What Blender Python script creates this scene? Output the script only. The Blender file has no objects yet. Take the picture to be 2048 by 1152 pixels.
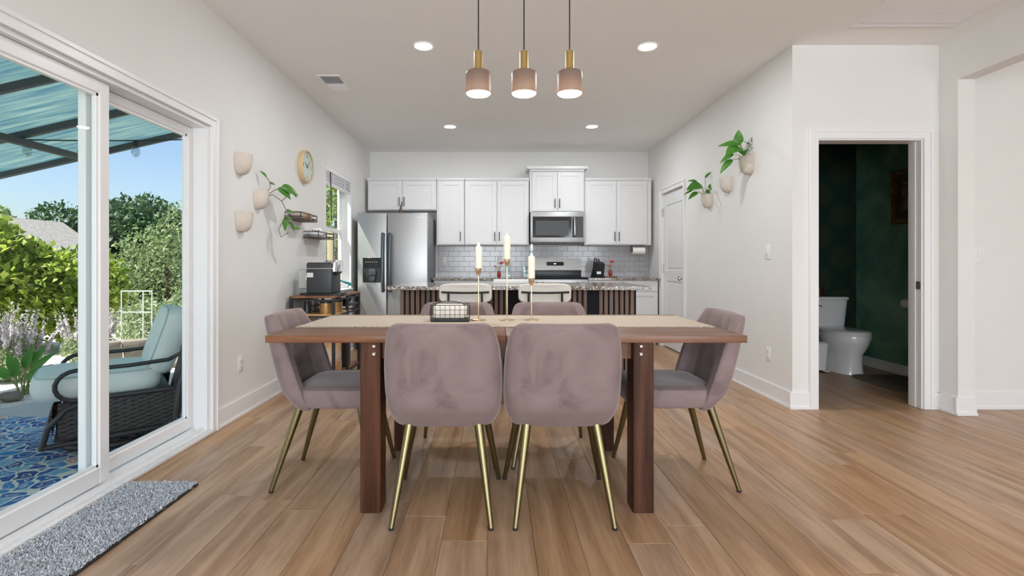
import bpy, bmesh, math, random
import numpy as np
from mathutils import Vector, Matrix, Quaternion

scene = bpy.context.scene
COL = scene.collection
PI = math.pi
R = math.radians
random.seed(7)

# ------------------------------------------------------------------ camera
cam_data = bpy.data.cameras.new('camera')
cam_data.sensor_width = 36.0
cam_data.lens = 18.0
cam_data.shift_x = 33 / 2048
cam_data.shift_y = -46 / 2048
cam_data.clip_start = 0.05
cam_data.clip_end = 300
cam = bpy.data.objects.new('camera', cam_data)
COL.objects.link(cam)
cam.location = (0, 0, 1.09)
cam.rotation_euler = (R(90), 0, 0)
scene.camera = cam

# ------------------------------------------------------------------ view
vs = scene.view_settings
vs.view_transform = 'Standard'
vs.look = 'None'
vs.gamma = 1.0
vs.exposure = 0.05
vs.use_curve_mapping = False
scene.cycles.max_bounces = 16
scene.cycles.diffuse_bounces = 12
scene.cycles.glossy_bounces = 4
scene.cycles.transparent_max_bounces = 12
scene.cycles.sample_clamp_indirect = 12.0
scene.cycles.caustics_reflective = False
scene.cycles.caustics_refractive = False

# ------------------------------------------------------------------ sky
world = bpy.data.worlds.new('sky')
scene.world = world
world.use_nodes = True
wn = world.node_tree
wn.nodes.clear()
w_out = wn.nodes.new('ShaderNodeOutputWorld')
w_bg = wn.nodes.new('ShaderNodeBackground')
w_sky = wn.nodes.new('ShaderNodeTexSky')
w_sky.sky_type = 'NISHITA'
w_sky.sun_disc = False
w_sky.sun_elevation = R(54)
w_sky.sun_rotation = R(229)
w_sky.air_density = 1.0
w_sky.dust_density = 1.6
w_sky.ozone_density = 2.5
w_bg.inputs['Strength'].default_value = 0.20
wn.links.new(w_sky.outputs[0], w_bg.inputs['Color'])
wn.links.new(w_bg.outputs[0], w_out.inputs['Surface'])

# ------------------------------------------------------------------ sun and daylight from the living room windows behind the camera
sun_data = bpy.data.lights.new('sun_offscreen', 'SUN')
sun_data.energy = 11.5
sun_data.angle = R(0.6)
sun_data.color = (1.0, 0.95, 0.86)
sun = bpy.data.objects.new('sun_offscreen', sun_data)
COL.objects.link(sun)
sun.rotation_euler = Vector((0.48, 0.42, -0.95)).to_track_quat('-Z', 'Y').to_euler()

def area_light(name, loc, direction, sx, sy, power, color=(1, 1, 1), shape='RECTANGLE', spread=180):
    d = bpy.data.lights.new(name, 'AREA')
    d.shape = shape
    d.size = sx
    d.size_y = sy
    d.energy = power
    d.color = color
    d.spread = R(spread)
    o = bpy.data.objects.new(name, d)
    COL.objects.link(o)
    o.location = loc
    o.rotation_euler = Vector(direction).to_track_quat('-Z', 'Y').to_euler()
    return o

# daylight in the openings of the two rear windows, behind the camera
area_light('window_rear_offscreen', (-0.2, -3.06, 1.35), (0, 1, 0), 2.4, 1.7, 165, (0.86, 0.93, 1.0))
area_light('window_rear_offscreen', (3.6, -3.06, 1.35), (0, 1, 0), 2.4, 1.7, 120, (0.86, 0.93, 1.0))

# ------------------------------------------------------------------ mesh building helpers
class MB:
    def __init__(self):
        self.v = []
        self.f = []

    def add(self, verts, faces):
        n = len(self.v)
        self.v += [tuple(p) for p in verts]
        self.f += [tuple(i + n for i in f) for f in faces]
        return self

    def box(self, x0, y0, z0, x1, y1, z1, bev=0.0, seg=2, rot=None, piv=None):
        if x0 > x1: x0, x1 = x1, x0
        if y0 > y1: y0, y1 = y1, y0
        if z0 > z1: z0, z1 = z1, z0
        if bev > 0:
            bm = bmesh.new()
            vs_ = [bm.verts.new(p) for p in ((x0,y0,z0),(x1,y0,z0),(x1,y1,z0),(x0,y1,z0),(x0,y0,z1),(x1,y0,z1),(x1,y1,z1),(x0,y1,z1))]
            for f in ((3,2,1,0),(4,5,6,7),(0,1,5,4),(1,2,6,5),(2,3,7,6),(3,0,4,7)):
                bm.faces.new([vs_[i] for i in f])
            b = min(bev, 0.49 * min(x1-x0, y1-y0, z1-z0))
            bmesh.ops.bevel(bm, geom=list(bm.edges), offset=b, segments=seg, profile=0.5, affect='EDGES')
            bm.verts.index_update()
            vv = [tuple(v.co) for v in bm.verts]
            ff = [tuple(v.index for v in f.verts) for f in bm.faces]
            bm.free()
        else:
            vv = [(x0,y0,z0),(x1,y0,z0),(x1,y1,z0),(x0,y1,z0),(x0,y0,z1),(x1,y0,z1),(x1,y1,z1),(x0,y1,z1)]
            ff = [(3,2,1,0),(4,5,6,7),(0,1,5,4),(1,2,6,5),(2,3,7,6),(3,0,4,7)]
        if rot is not None:
            p = Vector(piv) if piv else Vector(((x0+x1)/2, (y0+y1)/2, (z0+z1)/2))
            vv = [tuple(rot @ (Vector(q) - p) + p) for q in vv]
        return self.add(vv, ff)

    def loft(self, rings, caps=True):
        """rings: lists of equal length of points."""
        n = len(rings[0])
        vv = [p for r in rings for p in r]
        ff = []
        for i in range(len(rings) - 1):
            for j in range(n):
                k = (j + 1) % n
                ff.append((i*n+j, i*n+k, (i+1)*n+k, (i+1)*n+j))
        if caps:
            ff.append(tuple(reversed(range(n))))
            ff.append(tuple((len(rings)-1)*n + j for j in range(n)))
        return self.add(vv, ff)

    def tube(self, pts, r, n=8, closed=False):
        pts = [Vector(p) for p in pts]
        m = len(pts)
        rs = r if isinstance(r, (list, tuple)) else [r] * m
        rings = []
        up = None
        for i in range(m):
            if closed:
                t = (pts[(i+1) % m] - pts[i-1])
            else:
                t = pts[min(i+1, m-1)] - pts[max(i-1, 0)]
            t.normalize()
            if up is None:
                a = Vector((0, 0, 1)) if abs(t.z) < 0.9 else Vector((1, 0, 0))
                up = (a - t * a.dot(t)).normalized()
            else:
                up = (up - t * up.dot(t))
                if up.length < 1e-5:
                    up = t.orthogonal()
                up.normalize()
            s = t.cross(up)
            rings.append([pts[i] + (up * math.cos(2*PI*k/n) + s * math.sin(2*PI*k/n)) * rs[i] for k in range(n)])
        if closed:
            nn = len(self.v)
            self.loft(rings, caps=False)
            for j in range(n):
                k = (j+1) % n
                self.f.append((nn+(m-1)*n+j, nn+(m-1)*n+k, nn+k, nn+j))
            return self
        return self.loft(rings)

    def cyl(self, p0, p1, r0, r1=None, n=16):
        return self.tube([p0, p1], [r0, r0 if r1 is None else r1], n)

    def lathe(self, prof, c=(0, 0, 0), n=24, axis='z', caps=True):
        rings = []
        for (r, z) in prof:
            ring = []
            for k in range(n):
                a = 2*PI*k/n
                x, y = r*math.cos(a), r*math.sin(a)
                if axis == 'z': p = (c[0]+x, c[1]+y, c[2]+z)
                elif axis == 'x': p = (c[0]+z, c[1]+x, c[2]+y)
                else: p = (c[0]+y, c[1]+z, c[2]+x)
                ring.append(p)
            rings.append(ring)
        return self.loft(rings, caps)

    def sup(self, levels, n=32, caps=True):
        """superellipse loft: levels of (cx, cy, z, rx, ry, exponent)."""
        rings = []
        for (cx, cy, z, rx, ry, e) in levels:
            ring = []
            for k in range(n):
                a = 2*PI*k/n
                c, s = math.cos(a), math.sin(a)
                ring.append((cx + rx*math.copysign(abs(c)**(2/e), c), cy + ry*math.copysign(abs(s)**(2/e), s), z))
            rings.append(ring)
        return self.loft(rings, caps)

    def sphere(self, c, r, n=12, m=8):
        if not isinstance(r, (list, tuple)): r = (r, r, r)
        rings = []
        for i in range(1, m):
            t = PI*i/m
            rings.append([(c[0]+r[0]*math.sin(t)*math.cos(2*PI*k/n), c[1]+r[1]*math.sin(t)*math.sin(2*PI*k/n), c[2]-r[2]*math.cos(t)) for k in range(n)])
        return self.loft(rings)

    def prism(self, poly, h0, h1, axis='z'):
        """polygon (a,b) pairs extruded from h0 to h1 along axis."""
        def pt(a, b, h):
            return {'z': (a, b, h), 'y': (a, h, b), 'x': (h, a, b)}[axis]
        n = len(poly)
        vv = [pt(a, b, h0) for a, b in poly] + [pt(a, b, h1) for a, b in poly]
        ff = [(j, (j+1) % n, n+(j+1) % n, n+j) for j in range(n)] + [tuple(reversed(range(n))), tuple(range(n, 2*n))]
        return self.add(vv, ff)

    def move(self, mat4):
        self.v = [tuple(mat4 @ Vector(p)) for p in self.v]
        return self

    def mesh(self, name, smooth=True, angle=40):
        me = bpy.data.meshes.new(name)
        me.from_pydata(self.v, [], self.f)
        bm = bmesh.new()
        bm.from_mesh(me)
        bmesh.ops.recalc_face_normals(bm, faces=bm.faces)
        bm.to_mesh(me)
        bm.free()
        if smooth:
            me.polygons.foreach_set('use_smooth', [True] * len(me.polygons))
            me.set_sharp_from_angle(angle=R(angle))
        me.update()
        return me

def P(name, mb, mat, parent=None, label=None, smooth=True, subsurf=0, loc=None):
    """one mesh object; a part when it has a parent."""
    me = mb if isinstance(mb, bpy.types.Mesh) else mb.mesh(name, smooth)
    if mat is not None and len(me.materials) == 0:
        me.materials.append(MAT[mat])
    o = bpy.data.objects.new(name, me)
    COL.objects.link(o)
    if parent is not None:
        o.parent = parent
    if loc is not None:
        o.location = loc
    if label:
        o['label'] = label
    if subsurf:
        m = o.modifiers.new('subsurf', 'SUBSURF')
        m.levels = subsurf
        m.render_levels = subsurf
    return o

def tag(o, label, cat, group=None):
    o['label'] = label
    o['category'] = cat
    if group:
        o['group'] = group
    return o

def T(name, label, cat, loc=(0, 0, 0), rz=0.0, group=None):
    o = bpy.data.objects.new(name, None)
    o.empty_display_size = 0.1
    COL.objects.link(o)
    o.location = loc
    o.rotation_euler = (0, 0, rz)
    return tag(o, label, cat, group)

def ST(name, mb, mat, smooth=False):
    o = P(name, mb, mat, None, None, smooth)
    o['kind'] = 'structure'
    return o

def STE(name, loc=(0, 0, 0)):
    o = bpy.data.objects.new(name, None)
    COL.objects.link(o)
    o.location = loc
    o['kind'] = 'structure'
    return o

def dup(root, loc=None, rz=None, label=None, group=None):
    r = root.copy()
    COL.objects.link(r)
    if loc is not None: r.location = loc
    if rz is not None: r.rotation_euler = (0, 0, rz)
    if label: r['label'] = label
    if group: r['group'] = group
    for ch in list(root.children):
        c = ch.copy()
        COL.objects.link(c)
        c.parent = r
        for g in list(ch.children):
            d = g.copy()
            COL.objects.link(d)
            d.parent = c
    return r

def text_mesh(s, size, depth=0.0005):
    cu = bpy.data.curves.new('lettering', 'FONT')
    cu.body = s
    cu.size = size
    cu.extrude = depth
    cu.align_x = 'CENTER'
    cu.align_y = 'CENTER'
    o = bpy.data.objects.new('lettering', cu)
    COL.objects.link(o)
    bpy.context.view_layer.update()
    me = bpy.data.meshes.new_from_object(o)
    bpy.data.objects.remove(o)
    return me

# ------------------------------------------------------------------ materials
MAT = {}

def nodes_of(name):
    m = bpy.data.materials.new(name)
    m.use_nodes = True
    MAT[name] = m
    nt = m.node_tree
    return m, nt, nt.nodes['Principled BSDF'], nt.nodes['Material Output']

def setp(b, **kw):
    for k, v in kw.items():
        b.inputs[k].default_value = v

def c4(c):
    return (c[0], c[1], c[2], 1.0)

def srgb(r, g, b):
    def f(u):
        u /= 255.0
        return u/12.92 if u <= 0.04045 else ((u+0.055)/1.055)**2.4
    return (f(r), f(g), f(b))

def mat(name, col, rough=0.5, metal=0.0, var=0.0, scale=8.0, stretch=(1, 1, 1), bump=0.0, bscale=60.0, spec=0.5, emit=None, estr=0.0,
        sheen=0.0, coat=0.0, trans=0.0, col2=None, sub=0.0):
    m, nt, b, out = nodes_of(name)
    setp(b, Roughness=rough, Metallic=metal)
    b.inputs['Specular IOR Level'].default_value = spec
    b.inputs['Base Color'].default_value = c4(col)
    if sheen:
        b.inputs['Sheen Weight'].default_value = sheen
        b.inputs['Sheen Roughness'].default_value = 0.45
        b.inputs['Sheen Tint'].default_value = (0.95, 0.88, 0.86, 1)
    if coat:
        b.inputs['Coat Weight'].default_value = coat
        b.inputs['Coat Roughness'].default_value = 0.08
    if trans:
        b.inputs['Transmission Weight'].default_value = trans
    if sub:
        b.inputs['Subsurface Weight'].default_value = sub
        b.inputs['Subsurface Radius'].default_value = (0.02, 0.015, 0.01)
    if emit:
        b.inputs['Emission Color'].default_value = c4(emit)
        b.inputs['Emission Strength'].default_value = estr
    if var or col2 or bump:
        tc = nt.nodes.new('ShaderNodeTexCoord')
        mp = nt.nodes.new('ShaderNodeMapping')
        mp.inputs['Scale'].default_value = stretch
        nt.links.new(tc.outputs['Object'], mp.inputs['Vector'])
        if var or col2:
            nz = nt.nodes.new('ShaderNodeTexNoise')
            nz.inputs['Scale'].default_value = scale
            nz.inputs['Detail'].default_value = 5
            nt.links.new(mp.outputs[0], nz.inputs['Vector'])
            rp = nt.nodes.new('ShaderNodeValToRGB')
            rp.color_ramp.elements[0].position = 0.3
            rp.color_ramp.elements[1].position = 0.7
            hi = col2 if col2 else tuple(min(1, c*(1+var)) for c in col)
            lo = col if col2 else tuple(c*(1-var) for c in col)
            rp.color_ramp.elements[0].color = c4(lo)
            rp.color_ramp.elements[1].color = c4(hi)
            nt.links.new(nz.outputs['Fac'], rp.inputs[0])
            nt.links.new(rp.outputs[0], b.inputs['Base Color'])
        if bump:
            n2 = nt.nodes.new('ShaderNodeTexNoise')
            n2.inputs['Scale'].default_value = bscale
            n2.inputs['Detail'].default_value = 3
            nt.links.new(mp.outputs[0], n2.inputs['Vector'])
            bp = nt.nodes.new('ShaderNodeBump')
            bp.inputs['Strength'].default_value = bump
            bp.inputs['Distance'].default_value = 0.004
            nt.links.new(n2.outputs['Fac'], bp.inputs['Height'])
            nt.links.new(bp.outputs[0], b.inputs['Normal'])
    return m

def wood(name, cols, rough=0.45, axis='y', scale=3.0, per_object=0.0, coat=0.0, bump=0.06, spec=0.4):
    """streaky grain running along an axis; per_object: brightness change from piece to piece."""
    m, nt, b, out = nodes_of(name)
    L = nt.links
    N = nt.nodes
    setp(b, Roughness=rough)
    b.inputs['Specular IOR Level'].default_value = spec
    if coat:
        b.inputs['Coat Weight'].default_value = coat
        b.inputs['Coat Roughness'].default_value = 0.12
    tc = N.new('ShaderNodeTexCoord')
    oi = N.new('ShaderNodeObjectInfo')
    mul = N.new('ShaderNodeMath'); mul.operation = 'MULTIPLY'; mul.inputs[1].default_value = 57.0
    L.new(oi.outputs['Random'], mul.inputs[0])
    cmb = N.new('ShaderNodeCombineXYZ')
    for i in range(3): L.new(mul.outputs[0], cmb.inputs[i])
    ad = N.new('ShaderNodeVectorMath'); ad.operation = 'ADD'
    L.new(tc.outputs['Object'], ad.inputs[0]); L.new(cmb.outputs[0], ad.inputs[1])
    mp = N.new('ShaderNodeMapping')
    st = {'x': (0.07, 1, 1), 'y': (1, 0.07, 1), 'z': (1, 1, 0.07)}[axis]
    mp.inputs['Scale'].default_value = st
    L.new(ad.outputs[0], mp.inputs['Vector'])
    n1 = N.new('ShaderNodeTexNoise'); n1.inputs['Scale'].default_value = scale*6; n1.inputs['Detail'].default_value = 8; n1.inputs['Distortion'].default_value = 0.6
    n2 = N.new('ShaderNodeTexNoise'); n2.inputs['Scale'].default_value = scale*45; n2.inputs['Detail'].default_value = 4
    L.new(mp.outputs[0], n1.inputs['Vector']); L.new(mp.outputs[0], n2.inputs['Vector'])
    mx = N.new('ShaderNodeMath'); mx.operation = 'MULTIPLY_ADD'; mx.inputs[1].default_value = 0.35
    L.new(n2.outputs['Fac'], mx.inputs[0]); L.new(n1.outputs['Fac'], mx.inputs[2])
    rp = N.new('ShaderNodeValToRGB')
    cr = rp.color_ramp
    cr.elements[0].position = 0.45; cr.elements[0].color = c4(cols[0])
    cr.elements[1].position = 0.92; cr.elements[1].color = c4(cols[-1])
    for i, c in enumerate(cols[1:-1]):
        e = cr.elements.new(0.45 + 0.47*(i+1)/(len(cols)-1)); e.color = c4(c)
    L.new(mx.outputs[0], rp.inputs[0])
    colout = rp.outputs[0]
    if per_object:
        hs = N.new('ShaderNodeHueSaturation')
        mr = N.new('ShaderNodeMapRange'); mr.inputs['To Min'].default_value = 1-per_object; mr.inputs['To Max'].default_value = 1+per_object
        L.new(oi.outputs['Random'], mr.inputs['Value']); L.new(mr.outputs[0], hs.inputs['Value'])
        m2 = N.new('ShaderNodeMath'); m2.operation = 'FRACT'
        m3 = N.new('ShaderNodeMath'); m3.operation = 'MULTIPLY'; m3.inputs[1].default_value = 13.7
        L.new(oi.outputs['Random'], m3.inputs[0]); L.new(m3.outputs[0], m2.inputs[0])
        mr2 = N.new('ShaderNodeMapRange'); mr2.inputs['To Min'].default_value = 0.86; mr2.inputs['To Max'].default_value = 1.12
        L.new(m2.outputs[0], mr2.inputs['Value']); L.new(mr2.outputs[0], hs.inputs['Saturation'])
        L.new(colout, hs.inputs['Color'])
        colout = hs.outputs[0]
    L.new(colout, b.inputs['Base Color'])
    if bump:
        bp = N.new('ShaderNodeBump'); bp.inputs['Strength'].default_value = bump; bp.inputs['Distance'].default_value = 0.002
        L.new(mx.outputs[0], bp.inputs['Height']); L.new(bp.outputs[0], b.inputs['Normal'])
    return m

def thin_glass(name, tint=(0.96, 0.99, 0.985), refl=1.0, rough=0.0):
    m = bpy.data.materials.new(name); m.use_nodes = True; MAT[name] = m
    nt = m.node_tree; nt.nodes.clear()
    N, L = nt.nodes, nt.links
    out = N.new('ShaderNodeOutputMaterial')
    tr = N.new('ShaderNodeBsdfTransparent'); tr.inputs[0].default_value = c4(tint)
    gl = N.new('ShaderNodeBsdfGlossy'); gl.inputs['Roughness'].default_value = rough
    fr = N.new('ShaderNodeFresnel'); fr.inputs['IOR'].default_value = 1.45
    mu = N.new('ShaderNodeMath'); mu.operation = 'MULTIPLY'; mu.inputs[1].default_value = refl
    ge = N.new('ShaderNodeNewGeometry')
    fb = N.new('ShaderNodeMath'); fb.operation = 'SUBTRACT'; fb.inputs[0].default_value = 1.0
    L.new(ge.outputs['Backfacing'], fb.inputs[1])
    m2 = N.new('ShaderNodeMath'); m2.operation = 'MULTIPLY'
    mx = N.new('ShaderNodeMixShader')
    L.new(fr.outputs[0], mu.inputs[0]); L.new(mu.outputs[0], m2.inputs[0]); L.new(fb.outputs[0], m2.inputs[1]); L.new(m2.outputs[0], mx.inputs[0]); L.new(tr.outputs[0], mx.inputs[1]); L.new(gl.outputs[0], mx.inputs[2])
    L.new(mx.outputs[0], out.inputs['Surface'])
    return m

def leaf_mat(name, cols, trans=0.35, rough=0.5):
    """foliage: each leaf takes its own colour, some light passes through."""
    m = bpy.data.materials.new(name); m.use_nodes = True; MAT[name] = m
    nt = m.node_tree; nt.nodes.clear()
    N, L = nt.nodes, nt.links
    out = N.new('ShaderNodeOutputMaterial')
    ge = N.new('ShaderNodeNewGeometry')
    rp = N.new('ShaderNodeValToRGB')
    rp.color_ramp.elements[0].color = c4(cols[0]); rp.color_ramp.elements[1].color = c4(cols[-1])
    for i, c in enumerate(cols[1:-1]):
        e = rp.color_ramp.elements.new((i+1)/(len(cols)-1)); e.color = c4(c)
    L.new(ge.outputs['Random Per Island'], rp.inputs[0])
    pb = N.new('ShaderNodeBsdfPrincipled'); pb.inputs['Roughness'].default_value = rough; pb.inputs['Specular IOR Level'].default_value = 0.3
    tl = N.new('ShaderNodeBsdfTranslucent')
    L.new(rp.outputs[0], pb.inputs['Base Color']); L.new(rp.outputs[0], tl.inputs['Color'])
    mx = N.new('ShaderNodeMixShader'); mx.inputs[0].default_value = trans
    L.new(pb.outputs[0], mx.inputs[1]); L.new(tl.outputs[0], mx.inputs[2]); L.new(mx.outputs[0], out.inputs['Surface'])
    return m

# paint and trim
mat('wall_paint', (0.74, 0.737, 0.722), 0.75, var=0.012, scale=3, bump=0.05, bscale=250)
mat('ceiling_paint', (0.84, 0.84, 0.83), 0.9, var=0.01, scale=3, bump=0.06, bscale=200)
mat('trim_paint', (0.78, 0.78, 0.785), 0.35)
mat('door_paint', (0.74, 0.745, 0.755), 0.4)
mat('cabinet_paint', (0.71, 0.71, 0.715), 0.35)
mat('vinyl_frame', (0.78, 0.78, 0.785), 0.3)
mat('sill_metal', (0.62, 0.62, 0.63), 0.35, metal=0.7)
mat('joint_dark', (0.18, 0.13, 0.09), 0.8)
wood('oak_plank', [srgb(142, 109, 81), srgb(172, 139, 109), srgb(193, 162, 132)], 0.40, 'y', 2.6, per_object=0.08, bump=0.05, spec=0.45)
wood('walnut_top', [srgb(88, 56, 39), srgb(114, 77, 56), srgb(134, 95, 71)], 0.32, 'x', 2.5, per_object=0.04, spec=0.35)
wood('walnut_leg', [srgb(44, 22, 10), srgb(70, 38, 20), srgb(90, 53, 30)], 0.5, 'z', 2.5, per_object=0.05, spec=0.2)
wood('console_wood', [srgb(92, 60, 42), srgb(128, 88, 62), srgb(150, 108, 78)], 0.45, 'y', 2.5)
wood('light_wood', [srgb(170, 124, 76), srgb(205, 160, 108), srgb(222, 180, 130)], 0.45, 'y', 2.5)
wood('slat_wood', [srgb(96, 74, 62), srgb(126, 100, 85), srgb(146, 118, 102)], 0.5, 'z', 3.0, per_object=0.1)
mat('slat_felt', (0.012, 0.013, 0.016), 0.95)
# velvet: pile brushed in soft light and dark patches
m_, nt_, b_, o_ = nodes_of('mauve_velvet')
setp(b_, Roughness=0.85)
b_.inputs['Specular IOR Level'].default_value = 0.15
b_.inputs['Sheen Weight'].default_value = 0.55
b_.inputs['Sheen Roughness'].default_value = 0.35
b_.inputs['Sheen Tint'].default_value = (0.92, 0.85, 0.84, 1)
tc_ = nt_.nodes.new('ShaderNodeTexCoord')
na_ = nt_.nodes.new('ShaderNodeTexNoise'); na_.inputs['Scale'].default_value = 4.5; na_.inputs['Detail'].default_value = 5; na_.inputs['Distortion'].default_value = 1.2
nt_.links.new(tc_.outputs['Object'], na_.inputs['Vector'])
rp_ = nt_.nodes.new('ShaderNodeValToRGB')
rp_.color_ramp.elements[0].position = 0.30; rp_.color_ramp.elements[0].color = c4(srgb(103, 88, 88))
rp_.color_ramp.elements[1].position = 0.46; rp_.color_ramp.elements[1].color = c4(srgb(128, 112, 111))
e_ = rp_.color_ramp.elements.new(0.75); e_.color = c4(srgb(139, 123, 122))
nt_.links.new(na_.outputs['Fac'], rp_.inputs[0]); nt_.links.new(rp_.outputs[0], b_.inputs['Base Color'])
mat('brass_leg', srgb(126, 116, 84), 0.34, metal=1.0)
mat('brass', srgb(205, 178, 118), 0.26, metal=1.0, var=0.08, scale=6)
mat('rose_gold', srgb(222, 196, 158), 0.25, metal=1.0)
mat('black_rubber', (0.015, 0.015, 0.015), 0.7)
mat('black_metal', (0.02, 0.021, 0.023), 0.4, spec=0.4)
mat('black_plastic', (0.018, 0.02, 0.022), 0.35)
mat('charcoal_plastic', (0.035, 0.04, 0.043), 0.4)
mat('black_glass', (0.008, 0.008, 0.01), 0.10, coat=0.3)
mat('cooktop_glass', (0.006, 0.006, 0.007), 0.35, spec=0.15)
mat('chrome', (0.75, 0.75, 0.77), 0.12, metal=1.0)
mat('nickel', (0.55, 0.53, 0.50), 0.25, metal=1.0)
mat('bolt_silver', (0.80, 0.79, 0.76), 0.28, metal=1.0)
# brushed steel
m_, nt_, b_, o_ = nodes_of('brushed_steel')
setp(b_, Metallic=1.0, Roughness=0.42)
tc_ = nt_.nodes.new('ShaderNodeTexCoord'); mp_ = nt_.nodes.new('ShaderNodeMapping'); mp_.inputs['Scale'].default_value = (1.5, 1.5, 160)
na_ = nt_.nodes.new('ShaderNodeTexNoise'); na_.inputs['Scale'].default_value = 3; na_.inputs['Detail'].default_value = 3
nt_.links.new(tc_.outputs['Object'], mp_.inputs[0]); nt_.links.new(mp_.outputs[0], na_.inputs['Vector'])
rp_ = nt_.nodes.new('ShaderNodeValToRGB'); rp_.color_ramp.elements[0].color = (0.40, 0.40, 0.40, 1); rp_.color_ramp.elements[1].color = (0.51, 0.51, 0.512, 1)
nt_.links.new(na_.outputs['Fac'], rp_.inputs[0]); nt_.links.new(rp_.outputs[0], b_.inputs['Base Color'])
mat('fridge_side', (0.20, 0.20, 0.205), 0.5, metal=0.3)
mat('steel_handle', (0.10, 0.12, 0.135), 0.35, metal=0.8)
# speckled granite
m_, nt_, b_, o_ = nodes_of('granite')
setp(b_, Roughness=0.12)
tc_ = nt_.nodes.new('ShaderNodeTexCoord')
vo_ = nt_.nodes.new('ShaderNodeTexVoronoi'); vo_.inputs['Scale'].default_value = 130
na_ = nt_.nodes.new('ShaderNodeTexNoise'); na_.inputs['Scale'].default_value = 60; na_.inputs['Detail'].default_value = 6
nt_.links.new(tc_.outputs['Object'], vo_.inputs['Vector']); nt_.links.new(tc_.outputs['Object'], na_.inputs['Vector'])
mx_ = nt_.nodes.new('ShaderNodeMath'); mx_.operation = 'MULTIPLY_ADD'; mx_.inputs[1].default_value = 0.45
sp_ = nt_.nodes.new('ShaderNodeSeparateColor')
nt_.links.new(vo_.outputs['Color'], sp_.inputs[0]); nt_.links.new(sp_.outputs[0], mx_.inputs[0]); nt_.links.new(na_.outputs['Fac'], mx_.inputs[2])
rp_ = nt_.nodes.new('ShaderNodeValToRGB')
for pos, c in ((0.48, srgb(58, 50, 46)), (0.60, srgb(108, 96, 87)), (0.78, srgb(134, 122, 111)), (0.95, srgb(166, 155, 143))):
    if pos == 0.48: e_ = rp_.color_ramp.elements[0]; e_.position = pos
    elif pos == 0.95: e_ = rp_.color_ramp.elements[1]; e_.position = pos
    else: e_ = rp_.color_ramp.elements.new(pos)
    e_.color = c4(c)
nt_.links.new(mx_.outputs[0], rp_.inputs[0]); nt_.links.new(rp_.outputs[0], b_.inputs['Base Color'])
mat('tile_glaze', (0.50, 0.50, 0.52), 0.16, var=0.03, scale=2)
mat('grout', (0.50, 0.50, 0.515), 0.9)
mat('plate_white', (0.78, 0.78, 0.78), 0.35)
mat('ceramic_beige', srgb(206, 196, 185), 0.55, var=0.04, scale=25, bump=0.1, bscale=80)
mat('soil', (0.035, 0.025, 0.018), 0.95)
leaf_mat('house_leaf', [srgb(48, 94, 34), srgb(68, 122, 44), srgb(96, 146, 62)], 0.2, 0.35)
mat('stem_green', srgb(112, 128, 60), 0.5)
mat('stem_brown', srgb(96, 76, 48), 0.6)
mat('clock_rim', srgb(214, 188, 146), 0.4)
mat('clock_face', srgb(222, 224, 216), 0.35)
mat('clock_print', srgb(120, 120, 112), 0.5)
thin_glass('clear_glass', refl=0.7)
thin_glass('door_glass', (0.965, 0.985, 0.985), refl=0.4)
thin_glass('bottle_glass', (0.88, 0.94, 0.95), refl=1.4)
mat('runner_cloth', srgb(190, 177, 162), 0.95, var=0.05, scale=60, bump=0.6, bscale=350)
mat('napkin', srgb(236, 230, 220), 0.9, bump=0.15, bscale=120)
mat('candle_wax', srgb(240, 232, 214), 0.5, sub=0.15)
mat('stool_fabric', srgb(214, 208, 200), 0.85, bump=0.2, bscale=300)
mat('downlight_lens', (1, 1, 1), 0.5, emit=(1, 0.97, 0.92), estr=14)
mat('pendant_glow', (1, 1, 1), 0.5, emit=(1, 0.93, 0.82), estr=9)
mat('pendant_bulb', (1, 1, 1), 0.5, emit=(1, 0.94, 0.86), estr=14)
mat('vent_paint', (0.80, 0.80, 0.82), 0.5)
mat('vent_dark', (0.16, 0.16, 0.16), 0.8)
mat('porcelain', (0.80, 0.80, 0.80), 0.12, coat=0.3)
mat('paper', srgb(240, 238, 232), 0.9)
mat('gold_frame', srgb(140, 104, 50), 0.38, metal=0.7, var=0.4, scale=30, bump=0.3, bscale=60)
mat('picture_mount', srgb(70, 58, 44), 0.7)
mat('picture_print', srgb(88, 70, 60), 0.6, col2=srgb(130, 110, 96), scale=14)
mat('amber_jar', srgb(70, 38, 22), 0.25)
mat('red_vase', srgb(150, 44, 34), 0.3)
mat('flower_red', srgb(190, 36, 44), 0.6)
mat('flower_pink', srgb(200, 40, 90), 0.6)
mat('flower_tan', srgb(190, 130, 96), 0.7)
mat('teal_plastic', srgb(40, 150, 165), 0.35)
mat('gold_tin', srgb(190, 150, 96), 0.35, metal=0.6, var=0.2, scale=12)
mat('water_tank', srgb(206, 196, 188), 0.2)
mat('bag_print', srgb(226, 214, 202), 0.4, col2=srgb(190, 130, 50), scale=9)
mat('blind_fabric', srgb(202, 202, 208), 0.8, var=0.04, scale=3, stretch=(1, 1, 30))
mat('dark_bronze', srgb(78, 56, 44), 0.5, var=0.25, scale=25)
mat('screen_blue', (0.2, 0.35, 0.6), 0.3, emit=(0.5, 0.7, 1.0), estr=1.5)
mat('door_metal', (0.32, 0.32, 0.31), 0.4, metal=0.8)
# ================================================================== STRUCTURE
XL, XR, YB, ZC = -1.851, 2.249, 7.55, 2.756      # left wall, kitchen right wall, back wall, ceiling
YT = 3.88                                         # wall with the powder room doorway
XO = -2.00                                        # outer face of the left wall
XG, YD = 4.03, 5.72                               # powder room: green wall, dark wall
XH = 3.36                                         # living room opening

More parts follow.
